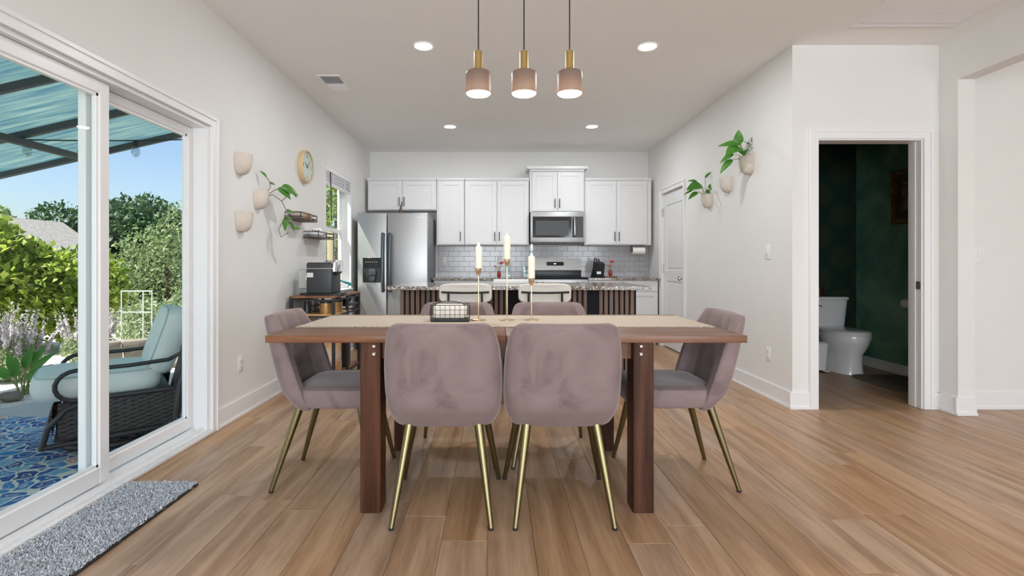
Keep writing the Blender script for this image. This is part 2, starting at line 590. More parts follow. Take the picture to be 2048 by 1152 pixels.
# green hand-brushed wall
def brushed_green():
    m, nt, b, out = nodes_of('green_brushed_paint')
    N, L = nt.nodes, nt.links
    setp(b, Roughness=0.55)
    tc = N.new('ShaderNodeTexCoord')
    n1 = N.new('ShaderNodeTexNoise'); n1.inputs['Scale'].default_value = 2.2; n1.inputs['Detail'].default_value = 10; n1.inputs['Distortion'].default_value = 0.7
    L.new(tc.outputs['Object'], n1.inputs['Vector'])
    rp = N.new('ShaderNodeValToRGB')
    rp.color_ramp.elements[0].position = 0.28; rp.color_ramp.elements[0].color = c4(srgb(60, 104, 92))
    rp.color_ramp.elements[1].position = 0.74; rp.color_ramp.elements[1].color = c4(srgb(134, 166, 140))
    e = rp.color_ramp.elements.new(0.5); e.color = c4(srgb(92, 138, 118))
    L.new(n1.outputs['Fac'], rp.inputs[0]); L.new(rp.outputs[0], b.inputs['Base Color'])
brushed_green()

def medallion_wall():
    m, nt, b, out = nodes_of('dark_green_medallions')
    N, L = nt.nodes, nt.links
    setp(b, Roughness=0.5)
    tc = N.new('ShaderNodeTexCoord')
    sp = N.new('ShaderNodeSeparateXYZ'); L.new(tc.outputs['Object'], sp.inputs[0])
    def math_(op, a, bb=None):
        n = N.new('ShaderNodeMath'); n.operation = op
        for i, v in enumerate((a, bb)):
            if v is None: continue
            if isinstance(v, (int, float)): n.inputs[i].default_value = v
            else: L.new(v, n.inputs[i])
        return n.outputs[0]
    masks = []
    for ox, oz in ((3.868, 2.12), (3.628, 1.88)):
        u = math_('PINGPONG', math_('SUBTRACT', sp.outputs['X'], ox), 0.24)
        w = math_('PINGPONG', math_('SUBTRACT', sp.outputs['Z'], oz), 0.2375)
        d = math_('SQRT', math_('ADD', math_('MULTIPLY', u, u), math_('MULTIPLY', w, w)))
        ang = math_('ARCTAN2', w, u)
        pet = math_('MULTIPLY', math_('ADD', math_('SINE', math_('MULTIPLY', ang, 24.0)), 1.6), 0.4)
        ring = math_('ADD', math_('SINE', math_('MULTIPLY', d, 190.0)), 1.0)
        inside = math_('LESS_THAN', d, 0.135)
        masks.append(math_('MULTIPLY', inside, math_('MULTIPLY', math_('ADD', ring, 0.5), math_('MULTIPLY', pet, 0.5))))
    mk = math_('MAXIMUM', masks[0], masks[1])
    mx = N.new('ShaderNodeMix'); mx.data_type = 'RGBA'
    L.new(mk, mx.inputs['Factor'])
    mx.inputs['A'].default_value = c4(srgb(18, 48, 42)); mx.inputs['B'].default_value = c4(srgb(58, 62, 38))
    L.new(mx.outputs['Result'], b.inputs['Base Color'])
medallion_wall()

# ---- floor: sub-floor with separate planks
floor = ST('floor', MB().box(XL, -3.0, -0.12, 7.0, YB, -0.012), 'joint_dark')
PW, PL, GAP = 0.182, 1.22, 0.0012
rng = random.Random(11)
x = XL
row = 0
n_plank = 0
far_m, near_m = MB(), MB()
while x < 7.0 - 0.01:
    x1 = min(x + PW, 7.0)
    y = 0.55 - rng.random() * PL
    while y < YB - 0.01:
        y0, y1 = max(y, 0.55), min(y + PL, YB)
        if y1 - y0 > 0.03:
            bx = (x + GAP/2, y0 + GAP/2, -0.012, x1 - GAP/2, y1 - GAP/2, 0.0)
            if x < 4.6 and n_plank < 290:
                lx, ly = (x + x1)/2, (y0 + y1)/2
                pm = MB().box(bx[0]-lx, bx[1]-ly, -0.012, bx[3]-lx, bx[4]-ly, 0.0, bev=0.0012, seg=1)
                P('plank', pm, 'oak_plank', floor, smooth=False, loc=(lx, ly, 0))
                n_plank += 1
            else:
                far_m.box(*bx)
        y += PL
    near_m.box(x + GAP/2, -3.0, -0.012, x1 - GAP/2, 0.55 - GAP/2, 0.0)
    x = x1
o = P('plank_field', far_m, 'oak_plank', floor, smooth=False); o['kind'] = 'stuff'
o = P('plank_field', near_m, 'oak_plank', floor, smooth=False); o['kind'] = 'stuff'

# ---- ceiling and roof slab
ST('ceiling', MB().box(XO - 0.1, -3.2, ZC, 7.2, YB + 0.25, ZC + 0.30), 'ceiling_paint')

# ---- left wall with sliding door and kitchen window openings
DY0, DY1, DZ = 1.47, 3.325, 2.005                  # sliding door opening
WY0, WY1, WZ0, WZ1 = 5.58, 6.56, 0.78, 2.20       # kitchen window opening
m = MB()
m.box(XO, -3.2, -0.12, XL, DY0, ZC)
m.box(XO, DY0, DZ, XL, DY1, ZC)
m.box(XO, DY1, -0.12, XL, WY0, ZC)
m.box(XO, WY0, -0.12, XL, WY1, WZ0)
m.box(XO, WY0, WZ1, XL, WY1, ZC)
m.box(XO, WY1, -0.12, XL, YB + 0.15, ZC)
ST('wall_left', m, 'wall_paint')
ST('wall_back', MB().box(XL, YB, -0.12, XR + 0.12, YB + 0.15, ZC), 'wall_paint')
# kitchen right wall with pantry doorway recess
PY0, PY1, PZ = 6.11, 6.90, 2.045
m = MB()
m.box(XR, YT, -0.12, XR + 0.12, PY0, ZC)
m.box(XR, PY0, PZ, XR + 0.12, PY1, ZC)
m.box(XR, PY1, -0.12, XR + 0.12, YB + 0.15, ZC)
m.box(XR + 0.10, PY0, -0.12, XR + 0.12, PY1, PZ)
ST('wall_right', m, 'wall_paint')
# wall with the powder room doorway, running on into the hall
BX0, BX1, BZ = 2.438, 3.235, 2.045
m = MB()
m.box(XR + 0.12, YT, -0.12, BX0, YT + 0.12, ZC)
m.box(BX0, YT, BZ, BX1, YT + 0.12, ZC)
m.box(BX1, YT, -0.12, 7.0, YT + 0.12, ZC)
ST('wall_powder_room', m, 'wall_paint')
ST('wall_hall_pillar', MB().box(XH, 3.72, -0.02, XH + 0.125, YT, ZC), 'wall_paint')
ST('wall_hall_header', MB().box(XH, -0.6, 2.44, XH + 0.125, 3.72, ZC), 'wall_paint')
ST('wall_living_right', MB().box(7.0, -3.2, -0.12, 7.15, YT + 0.12, ZC), 'wall_paint')
# rear wall with two window openings
m = MB()
xs = [(-1.4, 1.0), (2.4, 4.8)]
m.box(XL, -3.15, -0.12, 7.0, -3.0, 0.5).box(XL, -3.15, 2.2, 7.0, -3.0, ZC)
m.box(XL, -3.15, 0.5, -1.4, -3.0, 2.2).box(1.0, -3.15, 0.5, 2.4, -3.0, 2.2).box(4.8, -3.15, 0.5, 7.0, -3.0, 2.2)
ST('wall_rear', m, 'wall_paint')
# powder room walls
ST('wall_powder_room_dark', MB().box(XR + 0.12, YD, -0.12, XG, YD + 0.1, ZC), 'dark_green_medallions')
ST('wall_powder_room_green', MB().box(XG, YT + 0.12, -0.12, XG + 0.1, YD + 0.1, ZC), 'green_brushed_paint')
ST('wall_powder_room_left', MB().box(XR + 0.12, YT + 0.12, 0.0, XR + 0.13, YD, ZC), 'dark_green_medallions')

# ---- baseboards
def base(name, x0, y0, x1, y1, nx, ny, h=0.125):
    t, s = 0.014, 0.024
    m = MB()
    def slab(th, z0, z1):
        m.box(min(x0, x1) + (0 if nx >= 0 else -th), min(y0, y1) + (0 if ny >= 0 else -th), z0,
              max(x0, x1) + (th if nx > 0 else 0), max(y0, y1) + (th if ny > 0 else 0), z1)
    slab(t, 0.018, h); slab(s, 0.001, 0.018)
    return ST(name, m, 'trim_paint')
base('baseboard_left', XL, 3.386, XL, YB, 1, 0)
base('baseboard_right', XR, YT, XR, PY0 - 0.07, -1, 0)
base('baseboard_right_far', XR, PY1 + 0.07, XR, YB, -1, 0)
base('baseboard_powder_left', XR - 0.024, YT, BX0 - 0.065, YT, 0, -1)
base('baseboard_powder_right', BX1 + 0.065, YT, XH, YT, 0, -1)
base('baseboard_pillar_side', XH, 3.72, XH, YT, -1, 0)
base('baseboard_pillar_front', XH - 0.024, 3.72, XH + 0.125, 3.72, 0, -1)
base('baseboard_hall', XH + 0.125, YT, 7.0, YT, 0, -1)
base('baseboard_green', XG, YT + 0.12, XG, YD, -1, 0, 0.10)
base('baseboard_dark', XR + 0.13, YD, XG, YD, 0, -1, 0.10)

# ---- casings
def casing_x(name, wx, side, y0, y1, z1, w=0.06, t=0.018):
    """door casing on a wall of constant x."""
    m = MB()
    a, b = (wx, wx + side*t)
    b2 = wx + side*(t + 0.008)
    e = 0.018
    wi = w - e
    m.box(a, y0 - wi, 0.001, b, y0, z1 + wi).box(a, y1, 0.001, b, y1 + wi, z1 + wi).box(a, y0, z1, b, y1, z1 + wi)
    m.box(a, y0 - w, 0.001, b2, y0 - wi, z1 + w).box(a, y1 + wi, 0.001, b2, y1 + w, z1 + w).box(a, y0 - wi, z1 + wi, b2, y1 + wi, z1 + w)
    return ST(name, m, 'trim_paint')
casing_x('trim_1', XL, 1, DY0, DY1, DZ - 0.015, w=0.06)
casing_x('trim_2', XR, -1, PY0, PY1, PZ, w=0.065)
m = MB()
for (a, b) in ((BX0 - 0.047, BX0), (BX1, BX1 + 0.047)):
    m.box(a, YT - 0.018, 0.001, b, YT, BZ + 0.047)
m.box(BX0, YT - 0.018, BZ, BX1, YT, BZ + 0.047)
m.box(BX0 - 0.065, YT - 0.026, 0.001, BX0 - 0.047, YT, BZ + 0.065).box(BX1 + 0.047, YT - 0.026, 0.001, BX1 + 0.065, YT, BZ + 0.065).box(BX0 - 0.047, YT - 0.026, BZ + 0.047, BX1 + 0.047, YT, BZ + 0.065)
ST('trim_3', m, 'trim_paint')
# jamb lining of the powder room doorway, with strike plate
m = MB()
m.box(BX0 - 0.001, YT - 0.002, 0.001, BX0 + 0.010, YT + 0.12, BZ).box(BX1 - 0.010, YT - 0.002, 0.001, BX1 + 0.001, YT + 0.12, BZ).box(BX0 + 0.010, YT - 0.002, BZ - 0.010, BX1 - 0.010, YT + 0.12, BZ + 0.001)
m.box(BX0 + 0.010, YT + 0.05, 0.001, BX0 + 0.016, YT + 0.09, BZ - 0.010).box(BX1 - 0.016, YT + 0.05, 0.001, BX1 - 0.010, YT + 0.09, BZ - 0.010)
jamb = ST('trim_4', m, 'trim_paint')
P('strike_plate', MB().box(BX1 - 0.0125, YT + 0.004, 0.905, BX1 - 0.0105, YT + 0.045, 0.965).box(BX1 - 0.0135, YT + 0.016, 0.922, BX1 - 0.0126, YT + 0.034, 0.948), 'door_metal', jamb, 'metal strike plate', False)

# ---- sliding patio door
door = STE('door_1')
m = MB()
fo, fi = XO - 0.01, XL - 0.005
m.box(fo, DY0, 0.028, fi, DY0 + 0.030, DZ).box(fo, DY1 - 0.030, 0.028, fi, DY1, DZ).box(fo, DY0 + 0.030, DZ - 0.035, fi, DY1 - 0.030, DZ)
m.box(fo, DY0, -0.02, fi, DY1, 0.028)
m.box(XL - 0.03, DY0, 0.028, XL - 0.022, DY1, 0.045)
m.box(XL - 0.088, DY0, 0.028, XL - 0.080, DY1, 0.045)
P('door_frame', m, 'vinyl_frame', door, smooth=False)
P('threshold', MB().box(XL - 0.005, DY0 + 0.001, 0.0, XL + 0.028, DY1 - 0.001, 0.022, bev=0.006), 'vinyl_frame', door)
def panel(name, xc, y0, y1, z0, z1, st=0.075):
    x0, x1 = xc - 0.019, xc + 0.019
    m = MB()
    m.box(x0, y0, z0, x1, y0 + st, z1, bev=0.004, seg=1).box(x0, y1 - st, z0, x1, y1, z1, bev=0.004, seg=1)
    m.box(x0, y0 + st, z1 - st, x1, y1 - st, z1, bev=0.004, seg=1).box(x0, y0 + st, z0, x1, y1 - st, z0 + st + 0.02, bev=0.004, seg=1)
    # glazing bead
    for (a, b) in ((x0 + 0.008, x1 - 0.008),):
        m.box(a, y0 + st, z0 + st + 0.02, b, y0 + st + 0.012, z1 - st).box(a, y1 - st - 0.012, z0 + st + 0.02, b, y1 - st, z1 - st)
        m.box(a, y0 + st, z1 - st - 0.012, b, y1 - st, z1 - st).box(a, y0 + st, z0 + st + 0.02, b, y1 - st, z0 + st + 0.032)
    p = P(name, m, 'vinyl_frame', door, smooth=False)
    P('pane', MB().box(xc - 0.003, y0 + st + 0.001, z0 + st + 0.021, xc + 0.003, y1 - st - 0.001, z1 - st - 0.001), 'door_glass', p, smooth=False)
    return p
pz0, pz1 = 0.047, DZ - 0.037
panel('sliding_panel', XL - 0.052, DY0 + 0.032, 2.50, pz0, pz1, st=0.062)
panel('fixed_panel', XL - 0.115, 2.43, DY1 - 0.032, pz0, pz1, st=0.052)

# ---- kitchen window
win = STE('window_1')
m = MB()
wx0, wx1 = XO - 0.005, XL + 0.001
m.box(wx0, WY0, WZ0, wx1, WY0 + 0.012, WZ1).box(wx0, WY1 - 0.012, WZ0, wx1, WY1, WZ1).box(wx0, WY0, WZ1 - 0.012, wx1, WY1, WZ1)
m.box(wx0, WY0, WZ0, XL + 0.03, WY1, WZ0 + 0.016)
m.box(wx0, WY0 + 0.012, WZ0 + 0.016, wx0 + 0.06, WY0 + 0.045, WZ1 - 0.012).box(wx0, WY1 - 0.045, WZ0 + 0.016, wx0 + 0.06, WY1 - 0.012, WZ1 - 0.012)
m.box(wx0, WY0 + 0.045, WZ1 - 0.045, wx0 + 0.06, WY1 - 0.045, WZ1 - 0.012).box(wx0, WY0 + 0.045, WZ0 + 0.016, wx0 + 0.06, WY1 - 0.045, WZ0 + 0.05)
P('window_frame', m, 'vinyl_frame', win, smooth=False)
def sash(xc, z0, z1):
    y0, y1 = WY0 + 0.047, WY1 - 0.047
    s = 0.04
    m = MB().box(xc-0.012, y0, z0, xc+0.012, y0+s, z1).box(xc-0.012, y1-s, z0, xc+0.012, y1, z1).box(xc-0.012, y0+s, z0, xc+0.012, y1-s, z0+s).box(xc-0.012, y0+s, z1-s, xc+0.012, y1-s, z1)
    p = P('sash', m, 'vinyl_frame', win, smooth=False)
    P('pane', MB().box(xc-0.002, y0+s, z0+s, xc+0.002, y1-s, z1-s), 'clear_glass', p, smooth=False)
sash(XO + 0.012, 1.49, WZ1 - 0.047)
sash(XO + 0.038, WZ0 + 0.052, 1.53)
# raised cellular blind
bl = T('window_blind', 'light grey pleated blind pulled up above the kitchen window', 'blind', (XL - 0.03, (WY0 + WY1)/2, WZ1 - 0.20))
hw = (WY1 - WY0)/2 - 0.02
P('headrail', MB().box(-0.03, -hw, 0.13, 0.035, hw, 0.185, bev=0.005), 'plate_white', bl)
m = MB()
for i in range(7):
    m.box(-0.022, -hw + 0.01, 0.012 + i*0.017, 0.026 + 0.003*(i % 2), hw - 0.01, 0.028 + i*0.017, bev=0.004, seg=1)
P('pleats', m, 'blind_fabric', bl)
P('bottom_rail', MB().box(-0.025, -hw + 0.005, -0.006, 0.03, hw - 0.005, 0.012, bev=0.004), 'plate_white', bl)
for yy in (-0.22, 0.22):
    P('ladder_tape', MB().box(0.0295, yy - 0.012, 0.0, 0.0315, yy + 0.012, 0.13), 'plate_white', bl, smooth=False)
P('wand', MB().cyl((0.038, -hw + 0.12, 0.13), (0.045, -hw + 0.13, -0.42), 0.006), 'black_plastic', bl)

# ---- pantry door
pd = STE('door_2')
m = MB()
dx0, dx1 = XR + 0.022, XR + 0.058
def shaker_x(m, x0, x1, y0, y1, zs, z0, z1, st=0.11):
    """door slab on x = const facing -x, recessed panels between z pairs."""
    m.box(x0 + 0.010, y0, z0, x1, y1, z1)
    m.box(x0, y0, z0, x0 + 0.0101, y0 + st, z1).box(x0, y1 - st, z0, x0 + 0.0101, y1, z1)
    edges = [z0] + [v for p in zs for v in p] + [z1]
    for i in range(0, len(edges), 2):
        m.box(x0, y0 + st, edges[i], x0 + 0.0101, y1 - st, edges[i+1])
    for (a, b) in zs:
        m.box(x0 + 0.004, y0 + st + 0.03, a + 0.03, x0 + 0.0101, y1 - st - 0.03, b - 0.03, bev=0.004, seg=1)
shaker_x(m, dx0, dx1, PY0 + 0.004, PY1 - 0.004, [(0.22, 0.88), (1.02, 1.88)], 0.012, PZ - 0.006)
P('door_slab', m, 'door_paint', pd, smooth=False)
k = P('door_knob', MB().lathe([(0.026, 0), (0.026, 0.006), (0.010, 0.010), (0.009, 0.03), (0.022, 0.040), (0.028, 0.052), (0.024, 0.064), (0.008, 0.070)], n=20).move(Matrix.Translation((dx0, PY0 + 0.07, 0.925)) @ Matrix.Rotation(R(-90), 4, 'Y')), 'nickel', pd, 'nickel door knob')
for z in (0.25, 1.05, 1.80):
    P('hinge', MB().box(XR - 0.001, PY1 - 0.010, z - 0.045, XR + 0.022, PY1 + 0.004, z + 0.045).cyl((XR - 0.003, PY1 - 0.003, z - 0.047), (XR - 0.003, PY1 - 0.003, z + 0.047), 0.006), 'nickel', pd)

# ---- kitchen backsplash, tile by tile
BS0, BS1 = 0.914, 1.372
bs = ST('backsplash', MB().box(-0.84, YB - 0.006, BS0, XR, YB, BS1), 'grout')
TW, TH = 0.152, 0.0763
tm = MB().box(0.001, -0.006, 0.001, TW - 0.001, 0.0, TH - 0.001, bev=0.002, seg=1).mesh('tile', False)
tm.materials.append(MAT['tile_glaze'])
r_ = 0
z = BS0
while z < BS1 - 0.01:
    x = -0.84 - (TW/2 if r_ % 2 else 0)
    while x < XR - 0.01:
        if x < -0.845 or x + TW > XR:
            xa, xb = max(x, -0.84), min(x + TW, XR)
            if xb - xa > 0.01:
                P('tile', MB().box(0.001, -0.006, 0.001, xb-xa-0.001, 0.0, TH-0.001, bev=0.002, seg=1), 'tile_glaze', bs, smooth=False, loc=(xa, YB - 0.006, z))
        else:
            P('tile', tm, None, bs, loc=(x, YB - 0.006, z))
        x += TW
    z += TH
    r_ += 1
# ================================================================== DINING TABLE
TZ = 0.784
TX0, TX1, TY0, TY1 = -1.0, 1.093, 2.22, 3.16
tcx, tcy = (TX0 + TX1)/2, (TY0 + TY1)/2
tb = T('dining_table', 'long dark walnut-brown dining table with thick square legs and a light runner', 'table', (tcx, tcy, 0))
hx, hy = (TX1 - TX0)/2, (TY1 - TY0)/2
for s in (-1, 1):
    a, b = sorted((s*hx, s*0.0008))
    P('table_top', MB().box(a, -hy, TZ - 0.032, b, hy, TZ, bev=0.0025, seg=2), 'walnut_top', tb)
LX = {-1: (-0.594 - tcx, -0.504 - tcx), 1: (0.605 - tcx, 0.695 - tcx)}
for s in (-1, 1):
    x0, x1 = LX[s]
    for (ya, yb) in ((2.246, 2.356), (3.0, 3.11)):
        lg = P('leg', MB().box(x0, ya - tcy, 0, x1, yb - tcy, TZ - 0.032, bev=0.003, seg=1), 'walnut_leg', tb)
        for zb in (0.735, 0.700):
            xb = x0 + 0.062 if s < 0 else x0 + 0.033
            yb_ = ya - tcy if ya < 2.5 else yb - tcy
            d = -1 if ya < 2.5 else 1
            P('bolt', MB().lathe([(0.0085, 0.0), (0.0085, 0.003), (0.006, 0.005), (0.003, 0.0035)], n=12).move(Matrix.Translation((xb, yb_, zb)) @ Matrix.Rotation(R(90)*(1 if d < 0 else -1), 4, 'X')), 'bolt_silver', lg, 'silver bolt head')
    P('apron', MB().box(x0 + 0.02, 2.356 - tcy, TZ - 0.112, x1 - 0.02, 3.0 - tcy, TZ - 0.032), 'walnut_leg', tb, smooth=False)
for yy in (2.30, 3.06):
    P('apron', MB().box(LX[-1][1], yy - tcy - 0.012, TZ - 0.112, LX[1][0], yy - tcy + 0.012, TZ - 0.032), 'walnut_top', tb, smooth=False)
P('center_rail', MB().box(LX[-1][1] - 0.02, -0.03, TZ - 0.09, LX[1][0] + 0.02, 0.03, TZ - 0.032), 'walnut_top', tb, smooth=False)

# ------------------------------------------------------------------ velvet dining chair
def sstep(a, b, x):
    t = max(0.0, min(1.0, (x - a)/(b - a)))
    return t*t*(3 - 2*t)

def chair_shell():
    nu, nv = 44, 16
    z0 = 0.388
    def section(phi, t, off):
        w = float(np.interp(t, (0, 0.12, 0.35, 0.6, 0.8, 0.92, 1.0), (0.226, 0.244, 0.2535, 0.2505, 0.2395, 0.2275, 0.216)))
        w -= off
        yb = -0.165 - 0.045*sstep(0, 0.25, t) - 0.115*t + off*1.05
        ye = -0.055 - 0.155*t
        d = max(ye - yb, 0.015)
        s, c = math.sin(phi), math.cos(phi)
        x = w*math.copysign(abs(s)**0.66, s)
        y = ye - d*abs(c)**0.62
        return x, y
    def top(phi):
        a = abs(phi)/(PI/2)
        return 0.857 - 0.105*sstep(0.80, 1.0, a)
    rings = []
    for i in range(nu + 1):
        phi = -PI/2 + PI*i/nu
        zt = top(phi)
        ring = []
        # outer, bottom to top, then over the rim, then inner, top to bottom
        for j in range(nv + 1):
            z = z0 + (zt - 0.018 - z0)*j/nv
            t = (z - z0)/0.469
            x, y = section(phi, t, 0.0 + 0.02*(1 - sstep(0, 0.16, t))*0.6)
            ring.append((x, y, z))
        for (off, dz) in ((0.012, 0.008), (0.032, 0.018), (0.05, 0.006)):
            t = (zt - z0)/0.469
            x, y = section(phi, t, off)
            ring.append((x, y, zt - 0.018 + dz))
        for j in range(nv, -1, -1):
            z = z0 + (zt - 0.024 - z0)*j/nv
            t = (z - z0)/0.469
            ch = 0.008*abs(math.sin(phi*4.5 + PI/2*0))**0.5 if t > 0.12 else 0.006
            x, y = section(phi, t, 0.050 + ch)
            ring.append((x, y, z))
        rings.append(ring)
    m = MB()
    m.loft(rings, caps=True)
    return m

proto = T('dining_chair', 'x', 'chair', (0, 0, 0))
P('backrest', chair_shell(), 'mauve_velvet', proto, subsurf=1)
m = MB()
lv = []
for (z, g) in ((0.405, 0.03), (0.408, 0.012), (0.42, 0.003), (0.47, 0.0), (0.492, 0.006), (0.502, 0.022), (0.506, 0.06), (0.508, 0.13)):
    lv.append((0, 0.058, z, 0.236 - g, 0.222 - g, 4.5))
m.sup(lv, 48)
P('seat', m, 'mauve_velvet', proto)
m = MB().sup([(0, 0.06, 0.392, 0.17, 0.16, 4), (0, 0.06, 0.406, 0.18, 0.17, 4)], 32)
P('seat_base', m, 'black_plastic', proto)
for sx in (-1, 1):
    for (tx, ty, fx, fy) in ((0.150, -0.130, 0.205, -0.250), (0.165, 0.170, 0.240, 0.250)):
        lg = P('leg', MB().tube([(sx*tx, ty, 0.405), (sx*fx, fy, 0.008)], [0.0205, 0.0105], 16), 'brass_leg', proto, 'brushed gold tapered leg')
        P('foot_cap', MB().cyl((sx*fx, fy, 0.0), (sx*fx, fy, 0.009), 0.0105, 0.0112, 14), 'black_rubber', lg)
spots = [
    ((-0.2235, 2.356), 0, ''),
    ((0.2865, 2.356), 0, ''),
    ((-0.240, 2.99), PI, ''),
    ((0.335, 2.99), PI, ''),
    ((-0.825, 2.657), -PI/2, ''),
    ((0.920, 2.665), PI/2, ''),
]
labels = [
    'mauve velvet dining chair with its plain back to the room, nearest the basket',
    'mauve velvet dining chair with its plain back to the room, away from the basket',
    'pink velvet dining chair facing the room across the table, behind the wire basket',
    'pink velvet dining chair facing the room across the table, away from the basket',
    'pink velvet dining chair at the table end beside the sliding glass door',
    'pink velvet dining chair at the table end beside the switch wall and powder room',
]
for i, (xy, rz, _) in enumerate(spots):
    loc = (xy[0], xy[1], 0)
    if i == 0:
        proto.location = loc
        proto.rotation_euler = (0, 0, rz)
        tag(proto, labels[0], 'chair', 'velvet dining chairs around the table')
    else:
        dup(proto, loc, rz, labels[i])

# ------------------------------------------------------------------ runner
def runner():
    m = MB()
    nx, ny = 120, 10
    x0, x1, y0, y1 = -1.03, 1.03, -0.272, 0.272
    rg = random.Random(3)
    top, bot = [], []
    jit0 = [rg.uniform(-0.007, 0.007) for _ in range(nx + 1)]
    jit1 = [rg.uniform(-0.007, 0.007) for _ in range(nx + 1)]
    for j in range(ny + 1):
        for i in range(nx + 1):
            x = x0 + (x1 - x0)*i/nx
            y = y0 + (y1 - y0)*j/ny
            if j == 0: y += jit0[i]
            if j == ny: y += jit1[i]
            z = 0.0028 + 0.0006*math.sin(x*9 + y*5) + (0.0018*abs(jit1[i]/0.007) if j in (0, ny) else 0)
            top.append((x, y, z)); bot.append((x, y, 0.0))
    n = nx + 1
    f = []
    N0 = len(top)
    for j in range(ny):
        for i in range(nx):
            a = j*n + i
            f.append((a, a+1, a+n+1, a+n)); f.append((N0+a, N0+a+n, N0+a+n+1, N0+a+1))
    for i in range(nx):
        f.append((i, N0+i, N0+i+1, i+1)); a = ny*n + i; f.append((a, a+1, N0+a+1, N0+a))
    for j in range(ny):
        a = j*n; f.append((a, a+n, N0+a+n, N0+a)); a = j*n + nx; f.append((a, N0+a, N0+a+n, a+n))
    m.add(top + bot, f)
    return m
rn = T('table_runner', 'cream cotton table runner with frayed edges lying along the dining table', 'table runner', (0.05, 2.785, TZ))
P('cloth', runner(), 'runner_cloth', rn)
rg = random.Random(5)
for side in (-1, 1):
    m = MB()
    for i in range(230):
        x = -1.02 + 2.04*i/229 + rg.uniform(-0.003, 0.003)
        l = rg.uniform(0.008, 0.02)
        p0 = (x, side*0.268, 0.0022)
        p1 = (x + rg.uniform(-0.006, 0.006), side*(0.272 + l*0.6), 0.003 + rg.uniform(0.001, 0.005))
        p2 = (x + rg.uniform(-0.01, 0.01), side*(0.272 + l), 0.0015)
        m.tube([p0, p1, p2], 0.0012, 4)
    P('fringe', m, 'runner_cloth', rn)['kind'] = 'stuff'
ZR = TZ + 0.0038

# ------------------------------------------------------------------ wire basket with napkins
bk = T('wire_basket', 'small black wire grid basket standing on the table runner', 'basket', (-0.245, 2.79, ZR), R(2))
m = MB()
bw, bd, bh = 0.104, 0.066, 0.088
P('base_tray', MB().box(-bw, -bd, 0.0, bw, bd, 0.014, bev=0.003), 'black_metal', bk)
def grid_side(a0, a1, fixed, axis, n):
    m = MB()
    for i in range(n + 1):
        a = a0 + (a1 - a0)*i/n
        p = (a, fixed) if axis == 'x' else (fixed, a)
        m.cyl((p[0], p[1], 0.012), (p[0], p[1], bh), 0.0012, n=5)
    for k in range(1, 4):
        z = 0.012 + (bh - 0.012)*k/3
        r = 0.0022 if k == 3 else 0.0012
        if axis == 'x': m.cyl((a0, fixed, z), (a1, fixed, z), r, n=5)
        else: m.cyl((fixed, a0, z), (fixed, a1, z), r, n=5)
    return m
P('wire_side', grid_side(-bw, bw, -bd, 'x', 8), 'black_metal', bk)
P('wire_side', grid_side(-bw, bw, bd, 'x', 8), 'black_metal', bk)
P('wire_side', grid_side(-bd, bd, -bw, 'y', 4), 'black_metal', bk)
P('wire_side', grid_side(-bd, bd, bw, 'y', 4), 'black_metal', bk)
P('weight_arm', MB().tube([(-0.09, -0.01, 0.085), (-0.055, -0.02, 0.102), (-0.02, -0.028, 0.108), (0.02, -0.03, 0.106), (0.06, -0.035, 0.098), (0.085, -0.04, 0.086)], 0.0028, 6), 'black_metal', bk)
np_ = MB().box(-0.088, -0.055, 0.0, 0.088, 0.055, 0.074, bev=0.016, seg=3)
tag(P('napkin_stack', np_, 'napkin', None, None, True, loc=(-0.245, 2.79, ZR + 0.0145)), 'stack of folded white napkins inside the wire basket', 'napkins')

# ------------------------------------------------------------------ candlesticks
def candlestick(x, y, cup, h, lab_h, lab_c):
    t = T('candlestick', lab_h, 'candlestick', (x, y, ZR), 0, 'gold candlesticks on the runner')
    P('base', MB().lathe([(0.042, 0.0), (0.042, 0.004), (0.03, 0.006), (0.006, 0.009)], n=28), 'rose_gold', t)
    P('stem', MB().cyl((0, 0, 0.006), (0, 0, cup - ZR), 0.0035, n=10), 'rose_gold', t)
    c = cup - ZR
    P('cup', MB().lathe([(0.004, c - 0.004), (0.010, c + 0.002), (0.015, c + 0.015), (0.0175, c + 0.036), (0.0165, c + 0.036), (0.0135, c + 0.014), (0.002, c + 0.012)], n=20), 'rose_gold', t)
    cd = T('candle', lab_c, 'candle', (x, y, cup + 0.014), 0, 'cream pillar candles')
    P('wax', MB().lathe([(0.011, 0.0), (0.0125, 0.02), (0.0190, 0.024), (0.0195, 0.03), (0.0195, h - 0.03), (0.0175, h - 0.024), (0.0085, h - 0.017), (0.0075, h - 0.006), (0.004, h - 0.001)], n=20), 'candle_wax', cd)
    P('wick', MB().cyl((0, 0, h - 0.004), (0, 0, h + 0.004), 0.001, n=5), 'candle_wax', cd)
candlestick(-0.094, 2.82, 1.035, 0.165, 'slender gold candlestick of middle height, next to the wire basket', 'cream candle on the middle-height candlestick next to the wire basket')
candlestick(0.063, 2.815, 1.085, 0.167, 'tallest slender gold candlestick of the three on the runner', 'cream candle on the tallest of the three candlesticks')
candlestick(0.198, 2.82, 0.980, 0.165, 'shortest slender gold candlestick of the three on the runner', 'cream candle on the shortest of the three candlesticks')

